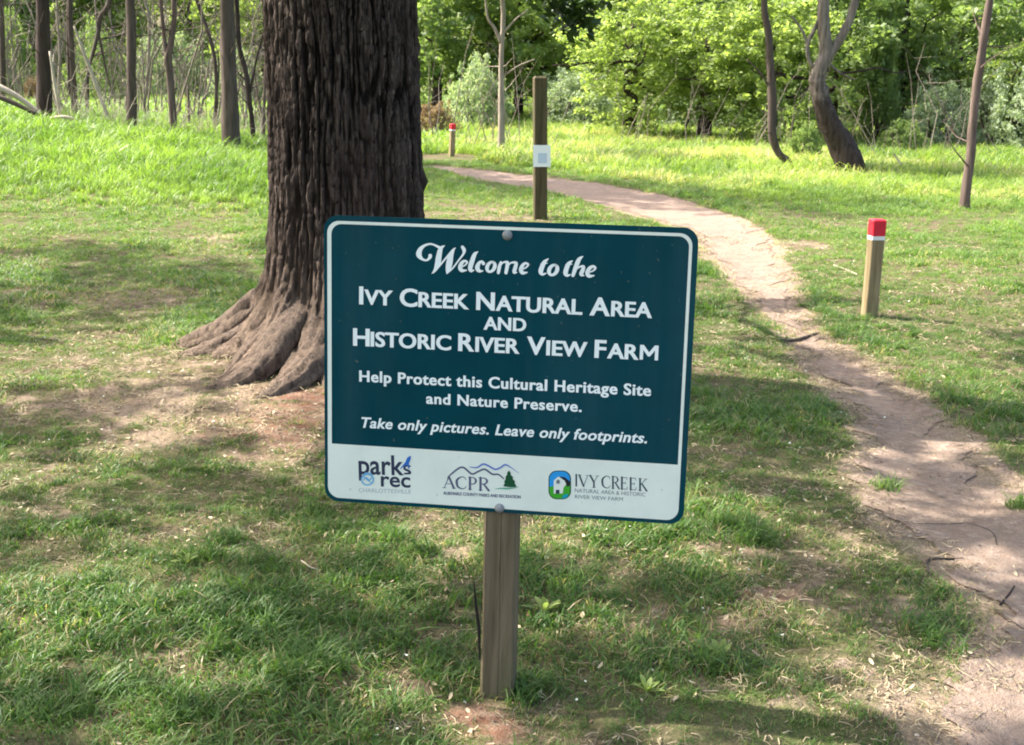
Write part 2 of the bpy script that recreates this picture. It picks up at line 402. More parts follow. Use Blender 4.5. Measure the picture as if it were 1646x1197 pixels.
def strip(y0, y1, dens, margin=1.25, add=.6):
    wmax = .42*y1*margin+add; A_ = 2*wmax*(y1-y0); n = int(dens*A_)
    x = RNG.uniform(-wmax, wmax, n); y = RNG.uniform(y0, y1, n); k_ = np.abs(x) < .42*y*margin+add
    return x[k_], y[k_]
def scatter(bands, keep):
    xs, ys, sc = [], [], []
    for y0, y1, d, s in bands:
        x, y = strip(y0, y1, d); xs.append(x); ys.append(y); sc.append(np.full(len(x), s))
    x, y, s = map(np.concatenate, (xs, ys, sc)); pd = pathd(x, y); b = bare(x, y, pd)
    k_ = RNG.random(len(x)) < keep(x, y, pd, b)
    dt = np.hypot(x-TREE[0], y-TREE[1]); k_ &= dt > .42
    return x[k_], y[k_], s[k_], pd[k_], b[k_]
def place(name, x, y, s, tint, dry, variants, mat, label, cat, tilt=.15, lift=0):
    n = len(x); rot = np.column_stack([RNG.normal(0, tilt, n), RNG.normal(0, tilt, n), RNG.uniform(0, 6.283, n)])
    o = cloud(name, np.column_stack([x, y, HG(x, y)-.003+lift*RNG.random(n)**1.5]), rot, s, tint, dry, variants, mat); tag(o, label, cat, kind='stuff'); return o
tallmask = lambda x, y: sst(-x, 2.1, 3.1)*sst(y + 1.2*(fbm(x*.8, y*.8, 71)-.5), 12.6, 13.8)*(1-sst(y, 22.5, 25))
meadow = lambda x, y, pd: sst(pd, .5, 1.1)*sst(x + .0*y, -2.3, -1.6)*sst(y + .8*(fbm(x, y, 73)-.5) - .0*x, 14.2, 16.6)
# short lawn
lush = lambda x, y: fbm(x*1.6, y*1.6, 81)
x, y, s, pd, b = scatter([(1.7, 4.6, 1500, 1.0), (4.6, 8, 1000, 1.2), (8, 13, 520, 1.55), (13, 22, 190, 2.1)],
                         lambda x, y, pd, b: (np.clip(1.06-b*.98, .03, 1)**1.3)*(1-.8*tallmask(x, y))*(pd > -.03-.45*(fbm(x*6, y*6, 35)-.35))*(.48+.7*sst(fbm(x*8, y*8, 83), .36, .6)))
lu = lush(x, y); s = s*(.52+.75*sst(lu, .36, .68))*RNG.uniform(.7, 1.22, len(x))*(1-.45*np.clip(b, 0, 1))
tint = np.clip(.42+.9*(fbm(x*.9, y*.9, 85)-.5)+RNG.normal(0, .14, len(x))+.25*sst(y, 7, 14), 0, 1)  # blades turn yellower with distance: sunlight put into the tint
dry = np.clip(.09+.42*b+.35*(fbm(x*1.3, y*1.3, 87)-.5)+RNG.normal(0, .08, len(x)), 0, 1)
place('lawn_grass', x, y, s, tint, dry, [blades(15, .04, .012, .046, .0036, 1.1, 100+i) for i in range(8)], M_GR1, 'short patchy green and straw coloured lawn grass round the sign', 'grass')
# tufts
x, y, s, pd, b = scatter([(1.8, 5, 26, 1.0), (5, 13, 16, 1.25)], lambda x, y, pd, b: (b < .35)*sst(fbm(x*1.6, y*1.6, 81), .5, .62)*(pd > .05))
TX = [(845,1105),(830,1118),(500,1060),(520,1085),(480,1075),(400,905),(360,870),(330,895),(640,870),(670,890),(1190,850),(1230,860),(1160,840),(1210,870),(1085,860),(140,1120),(100,1140),(60,1150),(1150,1075),(1480,1010),(1500,1030),(1310,470),(1290,490),(1320,500),(1350,510),(1430,530),(1460,540),(1380,515),(1425,775),(1640,810)]
ex = np.array([G(*p)[:2] for p in TX]); ex = np.repeat(ex, 5, 0)+RNG.normal(0, .03, (len(ex)*5, 2))
x = np.concatenate([x, ex[:, 0]]); y = np.concatenate([y, ex[:, 1]]); s = np.concatenate([s, np.full(len(ex), .95)])*RNG.uniform(.6, 1.15, len(x))
place('grass_tufts', x, y, s, np.clip(RNG.normal(.35, .16, len(x)), 0, 1), np.full(len(x), .07), [blades(34, .045, .03, .095, .0042, 1.2, 200+i) for i in range(5)], M_GR1, 'taller deep green grass tufts standing out of the short lawn', 'grass')
# tall bright grass on the bank
x, y, s, pd, b = scatter([(12, 17.5, 150, 1.0), (17.5, 25, 120, 1.15)], lambda x, y, pd, b: tallmask(x, y)*(pd > .1)*(.55+.6*fbm(x*2, y*2, 91)))
s = s*RNG.uniform(.55, 1.15, len(x))*(.4+.6*sst(y, 12.6, 15.8))*(.7+.6*fbm(x*1.3, y*1.3, 92))
place('tall_bank_grass', x, y, s, np.clip(np.clip(.5+2.0*(fbm(x*1.1, y*1.1, 93)-.5), 0, 1)+RNG.normal(0, .18, len(x)), 0, 1), np.full(len(x), .05), [blades(26, .1, .10, .29, .012, .9, 300+i, 4) for i in range(7)], M_GR2, 'tall bright green grass on the bank behind the large trunk', 'grass')
# meadow beyond the path
fm = G(726, 251)
def mk(x, y, pd, b): return (np.hypot(x-fm[0], (y-fm[1]+.6)*.6) > .75)*meadow(x, y, pd)*(pd > .3)*(.35+.8*fbm(x*1.2, y*1.2, 95))
x, y, s, pd, b = scatter([(13, 20, 90, .8), (20, 30, 60, 1.15), (30, 44, 30, 1.5)], mk)
s = s*RNG.uniform(.5, 1.15, len(x))*(.55+.8*fbm(x*.9, y*.9, 96))*(.35+.65*sst(meadow(x, y, pd), .1, 1)*sst(y, 14, 18.5))
place('meadow_grass', x, y, s, np.clip(.5+2.2*(fbm(x*.7, y*.7, 97)-.5)+RNG.normal(0, .2, len(x)), 0, 1), np.clip(.12+2.2*(fbm(x*.7, y*.7, 98)-.5), 0, .8), [blades(24, .13, .1, .3, .014, 1.0, 400+i) for i in range(7)], M_GR3, 'yellow green rough meadow grass beyond the dirt path', 'grass')
# far field seen between the left trunks
n = 22000; x = RNG.uniform(-34, 14, n); y = RNG.uniform(25, 72, n); k_ = (np.abs(x) < .42*y*1.3+2); x, y = x[k_], y[k_]
k_ = ~((x > -1.5) & (y < 44)); x, y = x[k_], y[k_]
place('far_field_grass', x, y, RNG.uniform(.8, 1.7, len(x)), np.clip(.6+1.2*(fbm(x*.2, y*.2, 99)-.5), 0, 1), np.full(len(x), .12), [blades(22, .3, .1, .26, .04, 1.0, 500+i, 2) for i in range(4)], M_GR2, 'bright far field of grass seen between the thin trunks', 'grass')
# litter
def chip(seed, l, wd, curl):
    r = np.random.default_rng(seed); V = []; F = []
    for i in range(4):
        t = i/3; ww = wd*math.sin(math.pi*(.12+.8*t))*r.uniform(.8, 1.1)
        for sx in (-1, 0, 1): V.append(((t-.5)*l, sx*ww/2, curl*((t-.5)**2*4+abs(sx)*.6)*l*.3+.003))
    for i in range(3):
        for j in range(2): F.append((i*3+j, i*3+j+1, i*3+j+4, i*3+j+3))
    return V, F, [r.random()]*12
M_LIT = N('dry_leaf_litter'); t_ = M_LIT.attr('tint', 'INSTANCER'); M_LIT.col(M_LIT.mix(M_LIT.ramp(t_, 0, .6), (.17, .10, .06), (.50, .40, .27))); M_LIT.rs(.8, .2); M_LIT = M_LIT.m
M_PET = plain('pale_petals', (.72, .72, .60), .6)
x, y, s, pd, b = scatter([(1.7, 5, 300, .85), (5, 12, 130, 1.0)], lambda x, y, pd, b: (.3+.8*b)*np.where(pd < -.05, .22, 1)*(.3+fbm(x*2.3, y*2.3, 111)))
place('leaf_litter', x, y, s*RNG.uniform(.5, 1.3, len(x)), RNG.random(len(x)), b*0, [chip(600+i, .022, .011, .12+.05*i) for i in range(6)], M_LIT, 'scattered curled tan dead leaves lying on the lawn and soil', 'leaf litter', .35, .022)
x, y, s, pd, b = scatter([(1.7, 5, 32, .9), (5, 12, 26, 1.2)], lambda x, y, pd, b: .5*(fbm(x*1.1, y*1.1, 113) > .47)*np.where(pd < 0, .3, 1))
place('fallen_petals', x, y, s*RNG.uniform(.5, 1.1, len(x)), b*0, b*0, [chip(700+i, .012, .010, .8) for i in range(4)], M_PET, 'tiny pale fallen petals and clover heads dotted over the grass', 'petals', .4, .03)
def straws(n, rad, l, wd, seed):
    r = np.random.default_rng(seed); V, F, B = [], [], []
    for i in range(n):
        a = r.uniform(0, 6.283); c_ = r.normal(0, rad, 2); L_ = l*r.uniform(.4, 1.3); w_ = wd*r.uniform(.6, 1.4); z0, z1, z2 = r.uniform(.001, .010, 3); d = np.array([math.cos(a), math.sin(a)]); s_ = np.array([-d[1], d[0]])*w_/2; bd = s_*r.uniform(-4, 4); o = len(V); b = r.random()
        for t, z_, of in ((-.5, z0, 0), (0, z1+.003, 1), (.5, z2, 0)):
            p = c_+d*L_*t+bd*of; V += [(*(p-s_), z_), (*(p+s_), z_+.001)]
        F += [(o, o+1, o+3, o+2), (o+2, o+3, o+5, o+4)]; B += [b]*6
    return V, F, B
M_STR = N('dead_grass_straw'); t_ = M_STR.attr('tint', 'INSTANCER'); b_a = M_STR.attr('b')
M_STR.col(M_STR.mix(M_STR.ramp(M_STR.math('ADD', M_STR.math('MULTIPLY', t_, .5), M_STR.math('MULTIPLY', b_a, .6)), .1, .95), (.09, .06, .035), (.44, .36, .23))); M_STR.rs(.8, .2); M_STR = M_STR.m
x, y, s, pd, b = scatter([(1.7, 5, 420, 1.0), (5, 9, 260, 1.25), (9, 14, 120, 1.7)], lambda x, y, pd, b: (.35+.65*b)*np.where(pd < -.12, .12, 1)*(1-.5*sst(y, 7, 10))*(.30+.9*sst(fbm(x*4, y*4, 121), .35, .65)))
place('dead_grass', x, y, s*RNG.uniform(.6, 1.3, len(x)), RNG.random(len(x)), b*0, [straws(15, .035, .032, .0021, 650+i) for i in range(6)], M_STR, 'matted straw coloured dead grass lying between the green blades', 'dead grass', .1)
def peb(seed):
    r = np.random.default_rng(seed); V = []; F = []
    for i, (z_, rr) in enumerate(((0, .8), (.5, 1), (.9, .55))):
        for j in range(6): V.append((rr*math.cos(j*1.047)*r.uniform(.7, 1.1), rr*math.sin(j*1.047)*r.uniform(.6, 1), z_*.7))
    for i in range(2):
        for j in range(6): F.append((i*6+j, i*6+(j+1) % 6, i*6+6+(j+1) % 6, i*6+6+j))
    F.append(tuple(range(12, 18))); return np.array(V)*.006, F, [0]*18
M_PEB = N('pebbles'); t_ = M_PEB.attr('tint', 'INSTANCER'); M_PEB.col(M_PEB.mix(t_, (.13, .085, .065), (.50, .42, .34))); M_PEB.rs(.85, .2); M_PEB = M_PEB.m
x, y, s, pd, b = scatter([(1.7, 6, 620, 1.0), (6, 13, 260, 1.5)], lambda x, y, pd, b: (b > .55)*.8*(.2+sst(fbm(x*3, y*3, 117), .4, .7)))
place('pebbles', x, y, s*RNG.uniform(.3, 1.2, len(x))**1.5+.2, RNG.random(len(x)), b*0, [peb(i) for i in range(4)], M_PEB, 'small soil crumbs and grit on the bare path', 'pebbles', .5)

# ------------------------------------------------------------------ the sign
YAW, TILT, ROT = map(math.radians, (-8.1, -2.79, -.25))
PM = Matrix.Rotation(YAW, 3, 'Z') @ Matrix.Rotation(TILT, 3, 'X') @ Matrix.Rotation(ROT, 3, 'Y')
PC = np.array([-.020, 2.981, .832]); PMn = np.array(PM); PW, PH = .914, .73
def uv(px, py):                                          # photograph -> place on the plate
    d = unproj(px, py); nrm = PMn[:, 1]; e = np.array([0, 0, EYE])
    t = np.dot(PC-e, nrm)/np.dot(d, nrm); q = (e+d*t-PC) @ PMn; return np.array([q[0], q[2]])
def onplate(U, lay):                                     # plate coordinates -> world, lay = distance in front of the plate
    U = np.asarray(U, float); return PC + np.column_stack([U[:, 0], np.full(len(U), -lay), U[:, 1]]) @ PMn.T
base = G(797, 1118)
root = thing('welcome_sign', (base[0], base[1]+.05, hg(base[0], base[1]+.05)-.02), 'dark teal metal welcome sign with white lettering on a square wooden post', 'sign')
RO = np.array(root.location)
def rrect(x0, y0, x1, y1, r, n=8):
    P = []
    for cx, cy, a0 in ((x1-r, y1-r, 0), (x0+r, y1-r, 90), (x0+r, y0+r, 180), (x1-r, y0+r, 270)):
        for i in range(n+1):
            a = math.radians(a0+90*i/n); P.append((cx+r*math.cos(a), cy+r*math.sin(a)))
    return np.array(P)
def extr(P, f, bk):                                      # closed outline -> slab between two depths in front of the plate
    n = len(P); V = np.vstack([onplate(P, f), onplate(P, bk)])
    return V, [tuple(range(n-1, -1, -1)), tuple(range(n, 2*n))]+[(i, (i+1) % n, n+(i+1) % n, n+i) for i in range(n)]
def enamel(name, c, r=.32, dirt=.12):
    k = N(name); n = k.noise(5, 5, .65); c2 = tuple(x*(1-dirt*2) for x in c)
    c_ = k.mix(k.ramp(n, .35, .75), c, c2)
    st = k.noise(7, 4, .6, (1, 1, .07)); c_ = k.mix(k.math('MULTIPLY', k.ramp(st, .5, .8), .05), c_, (.30, .34, .33)); k.l(k.ramp(st, .2, -1.2), k.b.inputs['Roughness']) if False else None
    sp = k.noise(90, 2, .5); c_ = k.mix(k.math('MULTIPLY', k.ramp(sp, .72, .78), .35), c_, (.25, .22, .16)); k.col(c_); k.rs(r, .08); return k.m
M_TEAL = enamel('teal_enamel', (.0, .050, .066)); M_WHT = enamel('white_print', (.78, .83, .72), .45, .07)
M_ALU = plain('bare_aluminium', (.55, .56, .56), .4, .5); M_ALU.node_tree.nodes['Principled BSDF'].inputs['Metallic'].default_value = .8
plate = part('plate', *extr(rrect(-PW/2, -PH/2, PW/2, PH/2, .036), 0, -.003), M_TEAL, root, RO)
def ring(P, Q, lay):
    n = len(P); V = onplate(np.vstack([P, Q]), lay); return V, [(n+i, n+(i+1) % n, (i+1) % n, i) for i in range(n)]
IX0, IX1, IY0, IY1 = -PW/2+.0085, PW/2-.0135, -PH/2+.0095, PH/2-.0135
yb0 = uv(538, 713.5)[1]; yb1 = uv(1084, 745.5)[1]; YB = (yb0+yb1)/2
part('border_line', *ring(rrect(IX0, IY0, IX1, IY1, .030), rrect(IX0+.0105, IY0+.004, IX1-.0075, IY1-.0075, .026), .0006), M_WHT, plate, RO)
n_ = 8; P = [(IX0+.004, YB), (IX0+.004, IY0+.03)]
for a0, cx, cy in ((180, IX0+.002+.03, IY0+.002+.03), (270, IX1-.002-.03, IY0+.002+.03)):
    P += [(cx+.03*math.cos(math.radians(a0+90*i/n_)), cy+.03*math.sin(math.radians(a0+90*i/n_))) for i in range(n_+1)]
P += [(IX1-.004, YB)]
P = np.array(P)
part('logo_panel', onplate(P, .0009), [tuple(range(len(P)))], M_WHT, plate, RO)
# lettering from the built-in font, flat print
def textmesh(body, name, mat, a, b, cap, off=.02, shear=0, lay=.0009, parent=None, small=None, sp=1.0, sb=0.0):
    """a, b = photograph points of the left and right end of the baseline; cap = capital height in photograph px"""
    pieces = []
    if small:                                            # small capitals: (text, scale) runs
        runs = []
        for wd_ in body.split(' '):
            r_t = wd_[1:]; runs += [(wd_[0], 1.0)] + ([(r_t[:-1], small), ('M', small)] if r_t.endswith('M') else [(r_t, small)]) + [(' ', small)]
        runs = runs[:-1]
    else: runs = [(body, 1.0)]
    x = 0; allV, allF = [], []
    for t, sc in runs:
        if not t: continue
        if t == ' ': x += .28*sc; continue
        if t == 'M':
            v = np.array([(0, 0), (0, .7), (.13, .7), (.38, .34), (.63, .7), (.76, .7), (.76, 0), (.645, 0), (.645, .50), (.41, .17), (.35, .17), (.115, .50), (.115, 0)])*sc
            o = sum(len(q) for q in allV); v[:, 0] += x+.012*sc; x = v[:, 0].max()+.055*sc; allV.append(v); allF.append(tuple(range(o, o+len(v)))[::-1]); continue
        cu = bpy.data.curves.new('t', 'FONT'); cu.body = t; cu.offset = off; cu.shear = shear; cu.space_character = sp; cu.resolution_u = 4
        ob = bpy.data.objects.new('t', cu); C.objects.link(ob); bpy.context.view_layer.update()
        me = bpy.data.meshes.new_from_object(ob.evaluated_get(bpy.context.evaluated_depsgraph_get()))
        v = np.array([q.co[:2] for q in me.vertices])*sc; o = len(allV) and sum(len(q) for q in allV)
        v[:, 0] += x - v[:, 0].min(); x = v[:, 0].max()+.055*sc; allV.append(v)
        allF += [tuple(i+o for i in p.vertices) for p in me.polygons]
        bpy.data.objects.remove(ob); bpy.data.curves.remove(cu); bpy.data.meshes.remove(me)
    v = np.vstack(allV); v[:, 0] -= v[:, 0].min()
    A, B = uv(*a), uv(*b); T = uv(a[0], a[1]-cap); L_ = B-A; wv = v[:, 0].max(); e = L_/np.linalg.norm(L_); nn = np.array([-e[1], e[0]])
    hs = np.linalg.norm(T-A)/.70
    sx = np.linalg.norm(L_)/wv
    U = A + np.outer(v[:, 0]*sx, e) + np.outer(v[:, 1]*hs, nn)
    if sb:                                               # printed a touch bolder: a second pass beside the first
        U2 = U + e*sb; n0 = len(U); V = np.vstack([onplate(U, lay), onplate(U2, lay+.0001)]); allF = allF+[tuple(i+n0 for i in f) for f in allF]
    else: V = onplate(U, lay)
    return part(name, V, allF, mat, parent, RO)
M_LET = enamel('white_lettering', (.84, .90, .86), .45, .04)
textmesh('IVY CREEK NATURAL AREA', 'title_lettering', M_LET, (577.3, 488), (1047, 510.5), 28, .02, small=.84, parent=plate, sb=.0017)
textmesh('AND', 'title_lettering', M_LET, (777, 529), (845, 532), 20.5, .02, parent=plate, sb=.0014)
textmesh('HISTORIC RIVER VIEW FARM', 'title_lettering', M_LET, (567.5, 554.5), (1056.5, 579), 27.5, .02, small=.84, parent=plate, sb=.0017)
textmesh('Help Protect this Cultural Heritage Site', 'lettering', M_LET, (577.5, 612.5), (1045.5, 636), 17.5, .02, sp=1.08, parent=plate, sb=.0013)
textmesh('and Nature Preserve.', 'lettering', M_LET, (685, 648), (934.5, 661.5), 17, .02, sp=1.08, parent=plate, sb=.0010)
textmesh('Take only pictures. Leave only footprints.', 'lettering', M_LET, (581, 686.5), (1039.5, 712), 16.5, .02, shear=.22, sp=1.05, parent=plate, sb=.0006)
# brush strokes
def smoothp(P, n=7): return resample(np.array(P, float), n)
def stroke(P, lay, sc, ox, oy, caps=True, wsc=1.0):
    """polyline of (x, y, width) in enlarged photograph coordinates -> ribbon on the plate"""
    Q = smoothp(P) if len(P) > 2 else np.array(P, float)
    p = np.array([uv(ox+q[0]/sc, oy+q[1]/sc) for q in Q]); u1 = np.linalg.norm(uv(ox+1, oy)-uv(ox, oy))
    wv = np.maximum(Q[:, 2], 2)/sc*u1*wsc/2; T = np.gradient(p, axis=0); T /= np.linalg.norm(T, axis=1)[:, None]+1e-12
    nn = np.column_stack([-T[:, 1], T[:, 0]]); L_ = p+nn*wv[:, None]; R_ = p-nn*wv[:, None]; m = len(p)
    V = [*L_, *R_]; F = [(i, m+i, m+i+1, i+1) for i in range(m-1)]
    for k0, sg in ((0, -1), (m-1, 1)):                    # round ends
        o = len(V); V.append(p[k0])
        for j in range(7):
            a = math.pi*j/6; V.append(p[k0]+nn[k0]*wv[k0]*math.cos(a)+sg*T[k0]*wv[k0]*math.sin(a))
        F += [(o, o+1+j, o+2+j) for j in range(6)]
    return onplate(np.array(V), lay), F
def ell(cx, cy, rx, ry, wd, tilt=.25, wv=.35):
    P = []
    for i in range(15):
        a = -1.2+i/14*2*math.pi; x = rx*math.cos(a); y = ry*math.sin(a); P.append((cx+x-y*tilt, cy+y, wd*(1-wv*abs(math.sin(a))**2)))
    return P
A_ = (10.2875, 660, 380); B_ = (10.2875, 810, 380)
WEL = [([(325,315,62),(318,345,55),(270,390,32),(195,372,44),(140,300,92),(160,215,72),(230,150,42),(330,122,30),(420,150,34),(500,195,55)], A_),
       ([(565,148,12),(500,200,66),(468,330,92),(450,450,92),(405,555,52),(352,610,8)], A_),
       ([(375,600,20),(480,485,26),(590,350,30),(700,225,36),(742,188,14)], A_),
       ([(722,200,26),(672,300,80),(640,450,104),(618,560,72),(600,612,16)], A_),
       ([(612,602,18),(700,520,26),(790,400,26),(872,290,36),(886,225,60),(858,172,50)], A_),
       ([(835,505,24),(905,470,24),(935,422,34),(895,402,40),(845,440,60),(822,510,72),(850,560,58),(925,556,20)], A_),
       ([(1115,250,12),(1062,292,60),(1020,400,76),(988,510,76),(1000,562,58),(1045,556,20)], A_),
       ([(1205,445,58),(1180,412,38),(1132,440,56),(1105,510,76),(1132,565,58),(1195,568,20)], A_),
       (ell(1330,500,62,80,62), A_),
       ([(1495,425,40),(1470,500,58),(1452,597,50)], A_), ([(1475,500,20),(1530,430,26),(1600,425,48),(1600,480,60),(1578,597,54)], A_),
       ([(1605,500,20),(1660,435,26),(1745,435,48),(1735,500,62),(1715,585,58),(1755,592,20)], A_),
       ([(290,545,22),(365,512,24),(402,462,34),(355,440,40),(305,485,60),(285,552,72),(312,600,58),(385,592,20)], B_),
       ([(735,366,14),(672,420,62),(632,500,76),(610,580,76),(640,622,48),(700,605,16)], B_), ([(610,455,16),(660,445,26),(720,440,12)], B_),
       (ell(815,552,66,82,66), B_),
       ([(1135,398,14),(1072,450,64),(1032,540,76),(1022,610,74),(1052,642,48),(1100,628,16)], B_), ([(1020,470,14),(1070,462,26),(1130,455,12)], B_),
       ([(1305,328,16),(1242,380,66),(1192,500,72),(1142,642,56)], B_), ([(1170,570,18),(1245,505,28),(1315,495,48),(1302,560,66),(1278,622,62),(1325,645,18)], B_),
       ([(1390,592,22),(1470,568,24),(1512,520,38),(1472,492,44),(1412,530,60),(1382,602,72),(1410,652,58),(1490,645,20)], B_)]
pcs = []
for i, (P, fr) in enumerate(WEL):
    pcs.append(stroke(P, .0009+.00008*(i % 6), *fr))
for a_i, b_i in ((0, 13), (13, 16), (16, 21)): part('script_word', *join(pcs[a_i:b_i]), M_LET, plate, RO)
# logos
M_NAVY = plain('navy_print', (.025, .035, .07), .5); M_GREY = plain('grey_print', (.16, .19, .20), .5); M_BLUE = plain('blue_print', (.02, .14, .48), .5)
M_LBLUE = plain('light_blue_print', (.16, .42, .62), .5); M_GREEN = plain('dark_green_print', (.004, .07, .025), .5); M_BG = plain('bright_green_print', (.05, .36, .02), .5)
M_SKYB = plain('sky_blue_print', (.02, .30, .68), .5); M_BLK = plain('black_print', (.012, .014, .018), .5); M_PALE = plain('pale_grey_print', (.36, .42, .42), .5); M_SLATE = plain('slate_print', (.10, .11, .17), .5)
L1, L2, L3 = .0013, .0016, .0019
z8 = (5.879, 540, 720); zP = (10.2875, 700, 730); zI = (9.144, 870, 745)
lg = textmesh('park', 'parks_and_rec_logo', M_NAVY, (576.8, 761), (649.5, 763), 31, .018, sp=1.0, lay=L1, parent=plate)
def logo(name, strokes_, mat, fr, lay=L2, wsc=1): return part(name, *join([stroke(P, lay+.00006*i, *fr, wsc=wsc) for i, P in enumerate(strokes_)]), mat, lg, RO)
logo('letter_mark', [[(700,170,16),(660,165,18),(650,195,20),(690,215,22),(700,235,20),(650,240,16)]], M_NAVY, z8)
textmesh('rec', 'logo_lettering', M_NAVY, (612.5, 781), (660, 783), 24, .018, lay=L1, parent=lg)
logo('figure_mark', [[(705,75,8),(690,100,34),(670,135,26),(640,165,14),(610,195,5)], [(690,110,20),(682,150,18),(690,190,10)]], M_BLUE, z8, L3)
logo('ring_mark', [ell(300,296,56,50,14,0,0), [(262,300,8),(290,278,12),(318,300,12),(345,262,10),(318,235,10),(280,238,12),(262,262,10),(300,300,10),(340,330,8)]], M_LBLUE, z8, L3)
textmesh('CHARLOTTESVILLE', 'logo_lettering', M_PALE, (577, 790.5), (661, 793), 6.5, .0, lay=L1, parent=lg)
SER = {'I': [[(.5,0,.2),(.5,1,.2)],[(.25,0,.06),(.75,0,.06)],[(.25,1,.06),(.75,1,.06)]],
 'V': [[(.1,1,.2),(.5,.02,.2)],[(.5,.02,.07),(.9,1,.07)],[(-.05,1,.05),(.3,1,.05)],[(.7,1,.05),(1.05,1,.05)]],
 'Y': [[(.1,1,.2),(.5,.45,.2)],[(.5,.45,.07),(.9,1,.07)],[(.5,.48,.18),(.5,0,.18)],[(-.05,1,.05),(.3,1,.05)],[(.7,1,.05),(1.05,1,.05)],[(.3,0,.05),(.7,0,.05)]],
 'C': [[(.92,.78,.06),(.8,.97,.08),(.5,1.0,.1),(.14,.75,.2),(.1,.45,.22),(.2,.15,.18),(.52,0,.1),(.8,.04,.07),(.95,.22,.05)]],
 'R': [[(.2,0,.2),(.2,1,.2)],[(.2,.98,.07),(.6,.98,.1),(.8,.75,.19),(.6,.52,.1),(.2,.5,.07)],[(.5,.5,.15),(.95,0,.19)],[(.02,0,.05),(.38,0,.05)],[(.02,1,.05),(.3,1,.05)]],
 'E': [[(.22,0,.2),(.22,1,.2)],[(.1,.98,.07),(.85,.98,.07)],[(.22,.52,.07),(.68,.52,.07)],[(.1,.02,.07),(.88,.02,.07)],[(.85,.98,.06),(.87,.8,.05)],[(.88,.02,.06),(.92,.22,.05)],[(.68,.42,.05),(.68,.62,.05)]],
 'K': [[(.2,0,.2),(.2,1,.2)],[(.2,.42,.07),(.85,1,.07)],[(.4,.58,.17),(.92,0,.2)],[(.02,0,.05),(.38,0,.05)],[(.02,1,.05),(.38,1,.05)],[(.65,1,.05),(1,1,.05)]],
 'A': [[(.48,1,.07),(.08,0,.07)],[(.46,1,.2),(.88,0,.2)],[(.22,.36,.06),(.7,.36,.06)],[(-.06,0,.05),(.24,0,.05)],[(.7,0,.05),(1.06,0,.05)]],
 'P': [[(.2,0,.2),(.2,1,.2)],[(.2,.98,.07),(.6,.98,.1),(.82,.74,.19),(.6,.47,.1),(.2,.45,.07)],[(.02,0,.05),(.4,0,.05)],[(.02,1,.05),(.3,1,.05)]]}
def serif(word, boxes, fr, slope, lay, wsc):
    out = []; q = 0
    for ch, (x0, x1, yb, yt) in zip(word, boxes):
        for P in SER[ch]:
            hgt_ = yb-yt
            out.append(stroke([(x0+p[0]*(x1-x0), yb-p[1]*hgt_+slope*p[0]*(x1-x0), p[2]*hgt_*wsc) for p in P], lay+.00005*(q % 5), *fr)); q += 1
    return join(out)
lg = part('county_parks_logo', *serif('ACPR', [(130,330,548,362),(335,520,560,368),(540,700,575,378),(710,890,588,385)], zP, .05, L1, .95), M_SLATE, plate, RO)
logo('mountain_line', [[(200,400,14),(262,325,24),(440,210,30),(600,320,30),(700,285,28),(815,245,30),(940,325,30),(1040,330,26),(1130,400,20)]], M_SLATE, zP)
logo('far_mountain_line', [[(570,208,14),(690,215,24),(790,160,30),(880,190,30),(990,245,30),(1080,215,28),(1160,170,28),(1270,230,14),(1380,310,6)]], M_LBLUE if False else plain('ridge_blue_print', (.13, .20, .50), .5), zP)
P = np.array([uv(zP[1]+a/zP[0], zP[2]+b/zP[0]) for a, b in ((1218,262),(1250,310),(1240,330),(1285,375),(1275,400),(1320,450),(1308,470),(1345,535),(1235,540),(1120,525),(1150,470),(1135,455),(1165,395),(1155,380),(1190,325),(1182,312))])
part('pine_mark', onplate(P, L3), [tuple(range(len(P)))[::-1]], M_GREEN, lg, RO)
logo('ground_mark', [[(985,570,5),(1090,560,22),(1200,562,26),(1330,545,12),(1375,535,5)]], plain('pale_green_print', (.12, .38, .24), .5), zP, .0021)
textmesh('ALBEMARLE COUNTY PARKS AND RECREATION', 'logo_lettering', M_SLATE, (712.5, 794.5), (836.5, 801), 5.2, 0, lay=L1, parent=lg, sb=.0008)
lg = part('nature_area_logo', *serif('IVYCREEK', [(490,540,322,158),(545,700,330,165),(705,845,342,172),(885,1020,350,178),(1030,1150,360,186),(1160,1275,372,195),(1290,1405,382,205),(1425,1560,392,218)], zI, .05, L1, .72), plain('dark_slate_print', (.045, .07, .085), .5), plate, RO)
textmesh('NATURAL AREA & HISTORIC', 'logo_lettering', M_GREY, (924, 790.5), (1037.5, 797.5), 6, 0, lay=L1, parent=lg)
textmesh('RIVER VIEW FARM', 'logo_lettering', M_GREY, (924, 800.5), (1001, 805), 6, 0, lay=L1, parent=lg)
def zpoly(name, pts, mat, lay):
    P = np.array([uv(zI[1]+a/zI[0], zI[2]+b/zI[0]) for a, b in pts]); V = onplate(P, lay)
    c = V.mean(0); return part(name, V, [tuple(range(len(P)))], mat, lg, RO)
rr = rrect(108, 100, 438, 522, 120, 6)
zpoly('emblem_rim', rr, M_GREEN, .0013)
cxy = rr.mean(0)
inn = rrect(122, 114, 424, 508, 108, 6); 
top = [p for p in inn if p[1] <= 318]; 
zpoly('emblem_sky', inn, M_SKYB, .0017)
low = [tuple(p) for p in inn if p[1] > 320]; low.sort(key=lambda p: math.atan2(p[1]-318, p[0]-272)); zpoly('emblem_field', [(424, 300)]+low+[(122, 335)], M_BG, .0021)
zpoly('emblem_barn', [(185,435),(185,245),(255,185),(330,215),(372,300),(330,345),(318,435)], M_WHT, .0025)
zpoly('emblem_roof', [(255,182),(345,195),(428,262),(424,318),(385,335),(345,245)], M_BLK, .0029)
